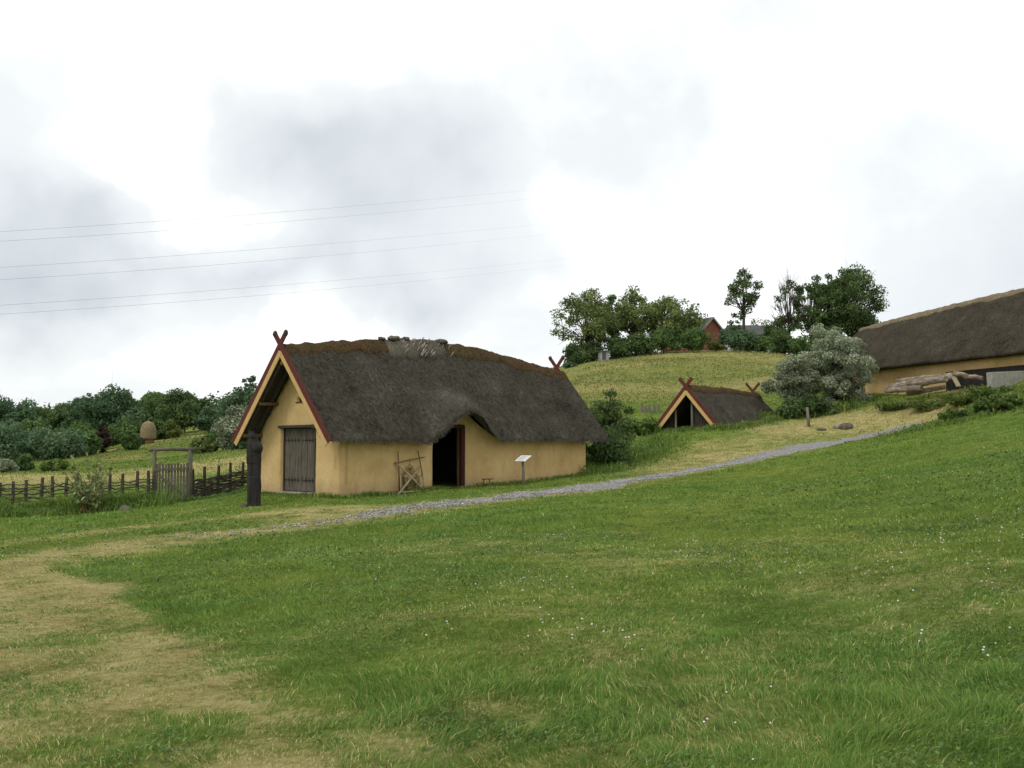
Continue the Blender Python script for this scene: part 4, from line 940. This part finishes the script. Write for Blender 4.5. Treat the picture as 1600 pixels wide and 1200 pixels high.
m = MB(); m.box((0, 3, (re - 2) / 2), (hl * 2, 6, re + 2)); m.build('wall', M['white'], fh)
m = MB(); V = [(-hl - .4, -.5, re - .2), (hl + .4, -.5, re - .2), (hl + .4, 3, rt), (-hl - .4, 3, rt), (-hl - .4, 6.5, re - .2), (hl + .4, 6.5, re - .2)]
m.add(V, [(0, 1, 2, 3), (3, 2, 5, 4), (0, 3, 4), (1, 5, 2), (0, 4, 5, 1)]); m.build('roof', M['slate'], fh)
Ys_ = 134.; b = P(943, 563, Ys_); bz = tz(b[0], Ys_)
sd = thing('shed', 'small upright grey shed under the trees at the left end of the hill', 'shed', (b[0], Ys_, bz), radians(12))
h_ = max(.9, P(943, 550, Ys_)[2] - bz)
m = MB(); m.box((0, 0, h_ / 2 - .3), (1.15, 1.1, h_ + .6)); m.build('wall', M['shedgrey'], sd)
m = MB(); m.box((0, 0, h_ + .06), (1.5, 1.5, .12)); m.build('roof', M['slate'], sd)
m = MB(); m.box((-.1, -.57, h_ / 2), (.5, .04, h_ * .85)); m.build('door', M['slate'], sd)
# haystack-like little straw hut far left
b = P(231, 682, 94.); bz = tz(b[0], 94)
hy = thing('straw_hut', 'small rounded straw coloured hut at the edge of the left wood', 'hut', (b[0], 94, bz))
hh = P(231, 657, 94)[2] - bz; m = MB(); V = []; n = 18
for j in range(9):
    t = j / 8; rr = .70 * sqrt(max(0.0, 1 - (max(0, t - .38) / .62) ** 2.0)) + .02
    for i in range(n): a = 2 * pi * i / n; V.append((rr * cos(a) * (1 + .05 * sin(5 * a)), rr * sin(a), .35 + t * (hh - .35)))
m.add(V, [(j * n + i, j * n + (i + 1) % n, (j + 1) * n + (i + 1) % n, (j + 1) * n + i) for j in range(8) for i in range(n)] + [tuple(range(n - 1, -1, -1)), tuple(8 * n + i for i in range(n))]); m.build('straw_cover', M['straw'], hy, smooth=True)
m = MB(); m.tube([(0, 0, -1.5), (0, 0, .6)], .6, 14); m.build('base', M['brown_wood'], hy)
m = MB(); m.box((-.25, -.63, .15), (.35, .1, .7)); m.build('opening', M['near_black'], hy)

# ------------------------------------------------------------------ power cables
for i, (y0, y1, lb) in enumerate([(362, 290, 'topmost'), (377, 303, 'second from the top'), (418, 345, 'third from the top'), (437, 361, 'fourth from the top'), (477, 403, 'fifth from the top'), (491, 413, 'lowest')]):
    A = P(0, y0, 150.); pts = []; rad = []; m = MB()
    for j, x in enumerate(range(-700, 2300, 50)):
        t = x / 900; yy = y0 + (y1 - y0) * t + (4.5 + 1.2 * (i % 2)) * 4 * t * (1 - t) * (1 if 0 <= t <= 1 else .3)
        pts.append(P(x, yy, 150 + 11 * t) - A); rad.append(.015 * (1. if x < 300 else max(.06, 1 - (x - 300) / 720)))  # radius shrinks rightwards, imitating wires lost in the bright sky's glare
    m.tube(pts, rad, 5); o = m.build('power_cable', M['cable']); o.location = A
    tag(o, 'thin power cable across the clouds, %s of the six' % lb, 'cable', 'power cables crossing the sky')
# ================================================================== trees and bushes
def leaves(cl, rc, n, size, seed, up=.25, elong=1.5):
    """cl (k,3) clump centres, rc (k,) radii -> rhombic leaf sprays around them"""
    R = np.random.RandomState(seed); wgt = rc ** 2; wgt = wgt / wgt.sum(); c = R.choice(len(cl), n, p=wgt)
    d = R.normal(0, 1, (n, 3)); d /= np.linalg.norm(d, axis=1)[:, None]; rad = R.rand(n) ** .45
    pos = cl[c] + d * (rad * rc[c])[:, None] * np.array([1, 1, .75]) + R.normal(0, .05, (n, 3)) * rc[c][:, None]
    nrm = d * .7 + R.normal(0, .6, (n, 3)) + np.array([0, 0, up]); nrm /= np.linalg.norm(nrm, axis=1)[:, None]
    a = np.cross(nrm, R.normal(0, 1, (n, 3))); a /= np.linalg.norm(a, axis=1)[:, None]; b = np.cross(nrm, a)
    s = size * R.uniform(.55, 1.35, n)[:, None]
    V = np.stack([pos - a * s * elong * .5, pos + b * s * .42 + nrm * s * .12, pos + a * s * elong * .5, pos - b * s * .42 + nrm * s * .12], 1)
    tone = R.rand(len(cl)); rr = np.clip(.5 * R.rand(n) + .5 * tone[c], 0, 1)
    return V.reshape(-1, 3), np.arange(4 * n).reshape(n, 4), np.repeat(rr, 4)
def tree(name, label, cat, px, top, w, Y, pal, seed, n=5000, leaf=.34, base=None, trunk=.25, ncl=42, cr=.20, group=None, bare=0., twr=None, lean=0., shape=1., hollow=.35, depth=1., stems=1):
    k = Y / F; x = P(px, 600, Y)[0]; z0 = tz(x, Y); z1 = P(px, top, Y)[2]; Hh = z1 - z0; rw = w * k / 2
    if Hh < .5: Hh = .5
    fine_ = Y > 70
    if fine_: n = int(n * 1.9); leaf *= .70; ncl = int(ncl * 1.6); cr *= .82
    o = thing(name, label, cat, (x, Y, z0), group=group); R = np.random.RandomState(seed); rn = random.Random(seed)
    zc0 = Hh * trunk if trunk > 0 else -.12 * Hh; hc = Hh - zc0; cl = []; rc = []
    rcm = cr * min(rw * 2, hc * 1.4)
    while len(cl) < ncl:
        d = R.normal(0, 1, 3); d /= np.linalg.norm(d); q = (hollow + (1 - hollow) * R.rand()) ** .7
        wob = 1 + .16 * sin(3 * atan2(d[1], d[0]) + seed) + .12 * sin(5 * d[2] + seed * 2)
        r_ = rcm * R.uniform(.55, 1.2); zz = d[2] * q
        pr_ = np.array([d[0] * q * (rw - rcm * .35) * wob, d[1] * q * (rw - rcm * .35) * wob * depth, zc0 + hc / 2 + zz * (hc / 2 - rcm * .35)])
        f = (pr_[2] - zc0) / hc; pr_[:2] *= (1 - .35 * shape * max(0, f - .5)); pr_[0] += lean * f * rw
        cl.append(pr_); rc.append(r_)
    cl = np.array(cl); rc = np.array(rc)
    tr = twr or max(.05, Hh * .018); m = MB(); th = zc0 + hc * .45
    for s_ in range(stems):
        bx = 0 if stems == 1 else R.uniform(-.5, .5) * rw * .35; by = 0 if stems == 1 else R.uniform(-.3, .3) * rw * .3
        pts = [(bx, by, -.8), (bx * 1.1, by, zc0 * .5), (bx * 1.4 + lean * rw * .1, by, zc0 + hc * .1), (bx * 2 + lean * rw * .3 + R.uniform(-.1, .1) * rw, by, th), (bx * 2.3 + lean * rw * .6, by, zc0 + hc * .78)]
        m.tube(pts, [tr * 1.3, tr, tr * .85, tr * .5, tr * .2], 7)
    for i, c in enumerate(cl):
        t = R.uniform(.15, .8); st_ = np.array([lean * rw * .2 * t, 0, zc0 + (th - zc0) * t]); st_[2] = min(st_[2], c[2] * .95 + .02)
        mid_ = (st_ + c) / 2 + np.array([R.uniform(-.1, .1) * rw, R.uniform(-.1, .1) * rw, -.04 * hc]); q = tr * R.uniform(.25, .5)
        m.tube([st_, mid_, c], [q, q * .6, q * .22], 5)
        if bare > 0 or rn.random() < .5:
            for _ in range(3 if bare == 0 else 7):
                e = c + R.normal(0, 1, 3) * rc[i] * .8 + np.array([0, 0, rc[i] * .3]); m.tube([mid_ * .4 + c * .6, e], [q * .32, q * .1], 4, cap=False)
    m.build('trunk', M['bark'], o, smooth=True)
    if bare > 0:
        kk = R.rand(len(cl)) > bare * (cl[:, 2] > zc0 + hc * .35); cl, rc = cl[kk], rc[kk]
    V, Fq, rr = leaves(cl, rc, n, leaf, seed + 1)
    npmesh('crown', V, Fq, M[pal], o, attrs={'rnd': rr})
    return o
def bush(name, label, cat, px, top, w, Y, pal, seed, n=2500, leaf=.2, group=None, **k):
    k = {**dict(trunk=.0, ncl=26, cr=.24, shape=.5, hollow=.2, stems=3, twr=.04), **k}
    return tree(name, label, cat, px, top, w, Y, pal, seed, n, leaf, group=group, **k)
# --- hill top, left clump
tree('hill_tree', 'leftmost broad tree of the hill top clump, its leaves thin over the sky', 'tree', 918, 448, 104, 138, 'f_olive', 11, 4800, .34, trunk=.16, ncl=58, cr=.15)
tree('hill_tree', 'second tree from the left on the hill, airy crown behind the shed', 'tree', 957, 458, 66, 144, 'f_mid', 12, 3800, .34, trunk=.2, ncl=36, cr=.17)
tree('hill_tree', 'tall tree in the middle of the hill clump with sky gaps through its crown', 'tree', 994, 450, 86, 142, 'f_olive', 13, 3500, .34, trunk=.18, ncl=46, cr=.15)
tree('hill_tree', 'rounded tree at the right of the hill clump beside the brick house', 'tree', 1050, 461, 100, 143, 'f_olive', 14, 5200, .34, trunk=.12, ncl=54, cr=.17)
tree('hill_tree', 'small thin leaved tree just left of the brick gable', 'tree', 1084, 484, 30, 147, 'f_mid', 15, 700, .34, trunk=.25, ncl=12, cr=.2)
for i, (px, top, w, Y, pal, lb) in enumerate([(900, 535, 44, 134, 'f_dark', 'dark bush under the leftmost hill tree, at the brow of the slope'), (925, 532, 50, 137, 'f_dark', 'dark bush directly left of the grey shed'), (966, 520, 56, 137, 'f_dark', 'dark bush directly right of the grey shed'),
        (1003, 520, 60, 138, 'f_dark', 'bush below the tall middle tree of the hill clump'), (1040, 515, 60, 138, 'f_mid', 'wide mid green bush on the brow, left of the brick house'), (1082, 514, 56, 138, 'f_mid', 'round bush covering the left foot of the brick house'),
        (1152, 511, 62, 138, 'f_blue', 'large bluish green bush right of the red brick wall'), (1190, 521, 46, 138, 'f_mid', 'small bush right of the bluish bush, before the grey roof'), (1222, 512, 50, 140, 'f_dark', 'dark bush at the right end of the grey roofed building'), (1248, 520, 46, 138, 'f_mid', 'bush on the brow just above the silver willow'), (1120, 535, 34, 138, 'f_yellow', 'low yellowish bush under the brick gable')]):
    bush('hill_bush', lb, 'bush', px, top, w, Y, pal, 30 + i, 2200, .32)
tree('hill_tree', 'slender lone tree with tufted crown rising high between the two far roofs', 'tree', 1163, 413, 76, 152, 'f_dark', 16, 1500, .36, trunk=.42, ncl=20, cr=.15, lean=.1, shape=.2)
bush('hill_bush', 'low leafy sprigs round the foot of the slender lone tree', 'bush', 1152, 478, 34, 153, 'f_dark', 47, 420, .34, ncl=12, cr=.2)
tree('bare_tree', 'half bare tree with thin grey branches left of the big dark crown', 'tree', 1234, 425, 62, 146, 'f_dark', 17, 900, .34, trunk=.2, ncl=30, cr=.16, bare=.8)
tree('hill_tree', 'open branched tree between the bare tree and the big dark crown', 'tree', 1268, 419, 56, 146, 'f_mid', 18, 2400, .34, trunk=.2, ncl=34, cr=.16)
tree('hill_tree', 'biggest darkest tree on the hill, above the silver willow and longhouse ridge', 'tree', 1334, 410, 104, 146, 'f_dark', 19, 10500, .36, trunk=.12, ncl=60, cr=.18)
tree('hill_tree', 'darker tree joined to the left side of the big crown', 'tree', 1298, 424, 52, 149, 'f_dark', 20, 3000, .34, trunk=.2, ncl=30, cr=.18)
bush('hill_bush', 'yellow green domed tree top showing over the grey roof', 'bush', 1186, 489, 66, 178, 'f_yellow', 48, 2600, .36)
bush('hill_bush', 'dark green scrub joining the bare tree to the grey roofed building', 'bush', 1214, 492, 46, 150, 'f_dark', 49, 2200, .34)
bush('hill_bush', 'dark thicket under the biggest hill tree', 'bush', 1290, 500, 80, 144, 'f_dark', 50, 3200, .34)
bush('hill_bush', 'tiny distant bush at the foot of the slope beside the rear gable horns', 'bush', 890, 566, 26, 128, 'f_blue', 51, 500, .3)
# --- beside the house and by the longhouse
bush('elder_bush', 'leafy elder bush with pale blossom behind the right end of the plastered house', 'bush', 955, 608, 78, 45.5, 'f_elder', 60, 12000, .085, ncl=44, cr=.19, trunk=.02)
bush('elder_bush', 'dark low bush at the foot of the blossoming elder, against the house end', 'bush', 948, 670, 78, 43.8, 'f_dark', 61, 7000, .085, ncl=30)
bush('weed_clump', 'tangle of pale weeds between the elder bush and the small hut', 'weeds', 1003, 652, 70, 54, 'f_weed', 62, 2600, .15)
bush('silver_willow', 'large silvery willow bush in front of the longhouse gable end', 'willow bush', 1308, 501, 122, 60, 'f_silver', 63, 30000, .10, ncl=130, cr=.095, trunk=.0, hollow=.12, shape=.3, stems=7, twr=.05)
bush('silver_willow', 'smaller lower silvery willow bush between the small hut and the large willow', 'willow bush', 1242, 543, 80, 59, 'f_willow', 64, 20000, .10, ncl=50, cr=.16, trunk=.06, stems=4, twr=.06)
bush('weed_clump', 'dark weeds at the foot of the two silvery willows', 'weeds', 1262, 614, 100, 57.5, 'f_dark', 65, 3000, .16, depth=.5)
# --- left valley wood
L_ = [(-30, 618, 120, 118, 'f_blue', 'outermost tree of the left wood, mostly beyond the picture edge'), (22, 616, 92, 120, 'f_blue', 'bluish tree at the left picture edge with a rounded top'), (66, 634, 60, 190, 'f_dark', 'low far dark tree in the dip of the left skyline'),
      (104, 630, 60, 150, 'f_dark', 'slim tree right of the dip in the left skyline'), (130, 617, 56, 140, 'f_blue', 'pointed tree top left of the highest tree of the left wood'), (178, 601, 96, 118, 'f_blue', 'highest and broadest tree of the left wood'),
      (208, 622, 70, 125, 'f_dark', 'tree behind the straw hut, its top between two larger crowns'), (240, 612, 70, 150, 'f_mid', 'middle tree of the left wood just right of the highest one'), (290, 610, 104, 140, 'f_dark', 'dark domed tree standing left of the gap by the house'), (330, 634, 44, 130, 'f_blue', 'small tree on the right flank of the dark domed one')]
for i, (px, top, w, Y, pal, lb) in enumerate(L_):
    tree('broadleaf_tree', lb, 'tree', px, top, w, Y, pal, 80 + i, 6500, .36 if Y < 130 else .42, trunk=.06, ncl=50, cr=.20, hollow=.25)
tree('broadleaf_tree', 'tall tree with a spiky open top just left of the house gable', 'tree', 392, 578, 26, 96, 'f_blue', 92, 620, .26, trunk=.45, ncl=16, cr=.2)
tree('broadleaf_tree', 'rounded tree half hidden by the house gable', 'tree', 385, 606, 84, 95, 'f_blue', 93, 6500, .28, trunk=.04, ncl=46, cr=.2)
tree('broadleaf_tree', 'tree standing behind the main house near its left eave, mostly hidden', 'tree', 440, 610, 90, 98, 'f_mid', 94, 4500, .3, trunk=.05, ncl=40, cr=.2)
bush('willow_bush', 'pale silvery bush below the tree that touches the gable', 'bush', 366, 632, 66, 76, 'f_willow', 95, 4200, .22, ncl=34)
B_ = [(20, 655, 130, 84, 'f_blue', 'broad bluish bush mass at the far left above the fence'), (88, 662, 96, 82, 'f_blue', 'second bluish bush right of the broad one at the far left'), (60, 650, 70, 100, 'f_mid', 'green bush top behind the two bluish bushes'), (124, 655, 56, 95, 'f_mid', 'upright mid green bush left of the dark red one'),
      (140, 676, 40, 86, 'f_mid', 'small bush directly beside the dark red bush'), (195, 655, 70, 98, 'f_mid', 'green bush between the dark red bush and the straw hut'), (207, 672, 28, 88, 'f_mid', 'low bush at the left foot of the straw hut'), (251, 655, 40, 110, 'f_mid', 'bush immediately right of the straw hut'),
      (272, 652, 26, 108, 'f_yellow', 'bright yellow green bush under the dark domed tree'), (345, 668, 60, 84, 'f_mid', 'scrubby bush on the slope right of the pale track'), (318, 683, 40, 76, 'f_olive', 'small olive bush beside the pale track'), (392, 672, 50, 74, 'f_blue', 'low bush just left of the gable eave'),
      (90, 715, 44, 62, 'f_weed', 'grassy bush in the meadow behind the left fence'), (44, 712, 30, 64, 'f_mid', 'small round bush at the wood edge behind the left fence'), (10, 716, 40, 62, 'f_willow', 'greyish bush by the left picture edge behind the fence')]
for i, (px, top, w, Y, pal, lb) in enumerate(B_):
    bush('meadow_bush', lb, 'bush', px, top, w, Y, pal, 110 + i, 3600, .26 if Y > 70 else .17)
bush('copper_bush', 'dark red leaved bush at the edge of the left wood', 'bush', 161, 668, 30, 90, 'f_red', 130, 2200, .24)
# far wood closing the valley: one mass
R = np.random.RandomState(5); cl = []; rc = []
for i in range(520):
    x = R.uniform(-190, -45); y = R.uniform(195, 250); z = tz(x, y) if i % 4 == 0 else None
    cl.append((x, y)); rc.append(R.uniform(2.2, 4.5))
cl = np.array(cl); rc = np.array(rc); gzz = T(cl[:, 0], cl[:, 1]); cl = np.column_stack([cl, gzz + R.uniform(0, 5.0, len(cl))])
V, Fq, rr = leaves(cl, rc, 60000, .55, 9); o = npmesh('far_wood', V, Fq, M['f_blue'], attrs={'rnd': rr}); kind(o, 'stuff', 'distant bluish green woodland closing the valley on the left', 'woodland')

# --- weeds and small plants near by: leaves on stems
def upright(name, label, cat, px, bpy_, Y, h, w, pal, seed, stems=14, leaf=.07, per=46, group=None):
    p = put(px, bpy_, Y); o = thing(name, label, cat, p, group=group); R = np.random.RandomState(seed); m = MB(); cl = []; rc = []
    for i in range(stems):
        a = R.rand() * 2 * pi; b = np.array([cos(a), sin(a), 0]) * w * .15 * R.rand(); q = b + np.array([cos(a) * w * .5 * R.uniform(.2, 1), sin(a) * w * .4 * R.uniform(.2, 1), h * R.uniform(.45, 1)])
        md = (b + q) / 2 + np.array([0, 0, h * .1]); m.tube([b - [0, 0, .1], md, q], [.016, .012, .005], 5)
        for t in np.linspace(.3, 1, 6): cl.append(b * (1 - t) ** 2 + 2 * md * t * (1 - t) + q * t * t); rc.append(.07 + .10 * (1 - t) * w)
    m.build('stem', M['brown_wood'], o); V, Fq, rr = leaves(np.array(cl), np.array(rc), stems * per, leaf, seed, elong=1.9); npmesh('foliage', V, Fq, M[pal], o, attrs={'rnd': rr}); return o
upright('young_shrub', 'pale yellow green shrub with an upright top in front of the left fence', 'shrub', 143, 797, 34.2, 2.15, 2.0, 'f_pale', 140, 20, .095, 60)
upright('nettle_patch', 'dark nettles growing against the front of the log pile', 'nettles', 1450, 608, 53.0, .45, 3.2, 'f_weed', 141, 44, .1, 40)
upright('nettle_patch', 'nettles around the foot of the leaning pale plank', 'nettles', 1505, 604, 50.6, .55, 3.0, 'f_weed', 142, 44, .1, 40)
upright('nettle_patch', 'low nettles left of the pale boulder under the longhouse wall', 'nettles', 1396, 618, 55.4, .38, 3.4, 'f_weed', 143, 44, .1, 40)
upright('nettle_patch', 'tall rough weeds at the concrete slab by the right picture edge', 'weeds', 1550, 604, 48.5, .6, 3.2, 'f_weed', 144, 44, .1, 40)
bush('bank_weeds', 'dark clump of tall weeds on the bank at the right picture edge', 'weeds', 1558, 617, 112, 39.5, 'f_weed', 66, 9000, .07, ncl=60, cr=.13, depth=.6)
bush('bank_weeds', 'lower paler weeds trailing left of the dark clump on the bank', 'weeds', 1490, 638, 70, 40.5, 'f_weed', 67, 4500, .06, ncl=36, cr=.14, depth=.6)
# the rough bank at the right edge and the weeds along the fence: uncountable
def rough(name, label, pts, n, h, leaf, pal, seed, gm=M['grass'], dry=.12, spread=None):
    R = np.random.RandomState(seed); pts = np.array(pts); c = R.randint(0, len(pts) - 1, n); t = R.rand(n)[:, None]; q = pts[c] * (1 - t) + pts[c + 1] * t
    X = q[:, 0] + R.normal(0, 1, n) * spread; Y_ = q[:, 1] + R.normal(0, 1, n) * spread
    kk = ~blocked(X, Y_); X, Y_ = X[kk], Y_[kk]; n = len(X)
    cl_ = sm(.35, .65, fbm(X + seed, Y_, .8, 3)); hh = h * (.25 + .75 * R.rand(n)) * (.5 + .7 * cl_)
    o = blades(name, X, Y_, hh, R.uniform(.012, .03, n), np.full(n, dry), gm, lean=.8); kind(o, 'stuff', label, 'grass'); 
    k = n // 2; z = T(X[:k], Y_[:k]); cl = np.stack([X[:k], Y_[:k], z + hh[:k] * R.uniform(.2, .8, k)], -1)
    V, Fq, rr = leaves(cl, np.full(k, .07), k * 2, leaf, seed, up=.5); o2 = npmesh(name.replace('grass', 'weeds'), V, Fq, M[pal], attrs={'rnd': rr}); kind(o2, 'stuff', label.replace('grass', 'leafy weeds'), 'weeds')
rough('bank_grass', 'tall rough grass on the bank at the right edge, hiding the far path', [P(1470, 660, 41)[:2], P(1530, 645, 41)[:2], P(1600, 640, 41)[:2], P(1680, 640, 42)[:2]], 8000, .32, .07, 'f_weed', 3, spread=1.3)
rough('path_end_grass', 'tall rough grass where the path vanishes at the right', [P(1485, 660, 46)[:2], P(1520, 655, 46)[:2], P(1600, 640, 45)[:2], P(1700, 640, 45)[:2]], 6000, .30, .07, 'f_weed', 8, spread=1.6, dry=.3)
rough('fence_grass', 'tangled tall grass growing along the front of the left fence', [P(-70, 800, 35)[:2], P(40, 800, 35.)[:2], P(140, 800, 35)[:2], P(228, 795, 35.2)[:2]], 12000, .72, .07, 'f_mid', 5, spread=.5, dry=.05)
rough('wall_foot_grass', 'dark grass along the foot of the woven fence right of the gate', [P(300, 790, 36.3)[:2], P(345, 786, 37)[:2], P(400, 778, 38)[:2]], 1600, .32, .05, 'f_mid', 6, spread=.3, dry=.05)
rough('house_foot_grass', 'longer grass fringe along the foot of the plastered walls', [np.array(w3(hs, (.5, 4.6, 0)))[:2], np.array(w3(hs, (.55, .3, 0)))[:2], np.array(w3(hs, (4., .2, 0)))[:2], np.array(w3(hs, (9., .2, 0)))[:2], np.array(w3(hs, (14.3, .2, 0)))[:2]], 3600, .17, .03, 'f_weed', 7, spread=.10, dry=.25)
rough('hut_foot_grass', 'uncut grass around the sunken small hut', [np.array(w3(ph, (.2, w2 + .6, 0)))[:2], np.array(w3(ph, (-.5, w2 / 2, 0)))[:2], np.array(w3(ph, (.0, -.5, 0)))[:2], np.array(w3(ph, (L2 * .5, -.4, 0)))[:2], np.array(w3(ph, (L2 + .3, -.3, 0)))[:2]], 3600, .35, .07, 'f_weed', 9, spread=.35, dry=.25)
rough('gully_grass', 'rank grass in the hollow between the house end and the small hut', [P(925, 735, 41.6)[:2], P(965, 722, 44)[:2], P(1000, 705, 47)[:2], P(1030, 690, 51)[:2]], 5500, .5, .07, 'f_weed', 10, spread=.8, dry=.15)
rough('willow_grass', 'tall pale grass under the willow bushes', [P(1195, 640, 59)[:2], P(1250, 632, 58)[:2], P(1330, 622, 58.5)[:2]], 3600, .6, .1, 'f_weed', 12, spread=.6, dry=.3)
q = NM('rank_grass', .9, .05); g_ = q.ramp(q.attr('rnd'), [(0, (.075, .11, .030)), (1, (.14, .18, .05))]); q.col(q.mix(q.attr('dry'), g_, (.27, .23, .10))); M['rank_grass'] = q.m
# taller tufts over the hill and the valley meadow
R = np.random.RandomState(77); n = 90000; X = R.uniform(-60, 60, n); Y_ = R.uniform(48, 150, n); kk = (np.abs(X) < Y_ * .75) & (fbm(X, Y_, .12, 4, .6) > .40); X, Y_ = X[kk], Y_[kk]
mg = blades('meadow_grass', X, Y_, R.uniform(.06, .18, len(X)) * (.5 + fbm(X, Y_, .3, 3)), .0007 * Y_ * R.uniform(.7, 1.6, len(X)), np.clip(dryness(X, Y_), 0, 1), M['rank_grass'], lean=1.); kind(mg, 'stuff', 'unmown tufts of green and dry grass over the hill and valley meadow', 'grass')
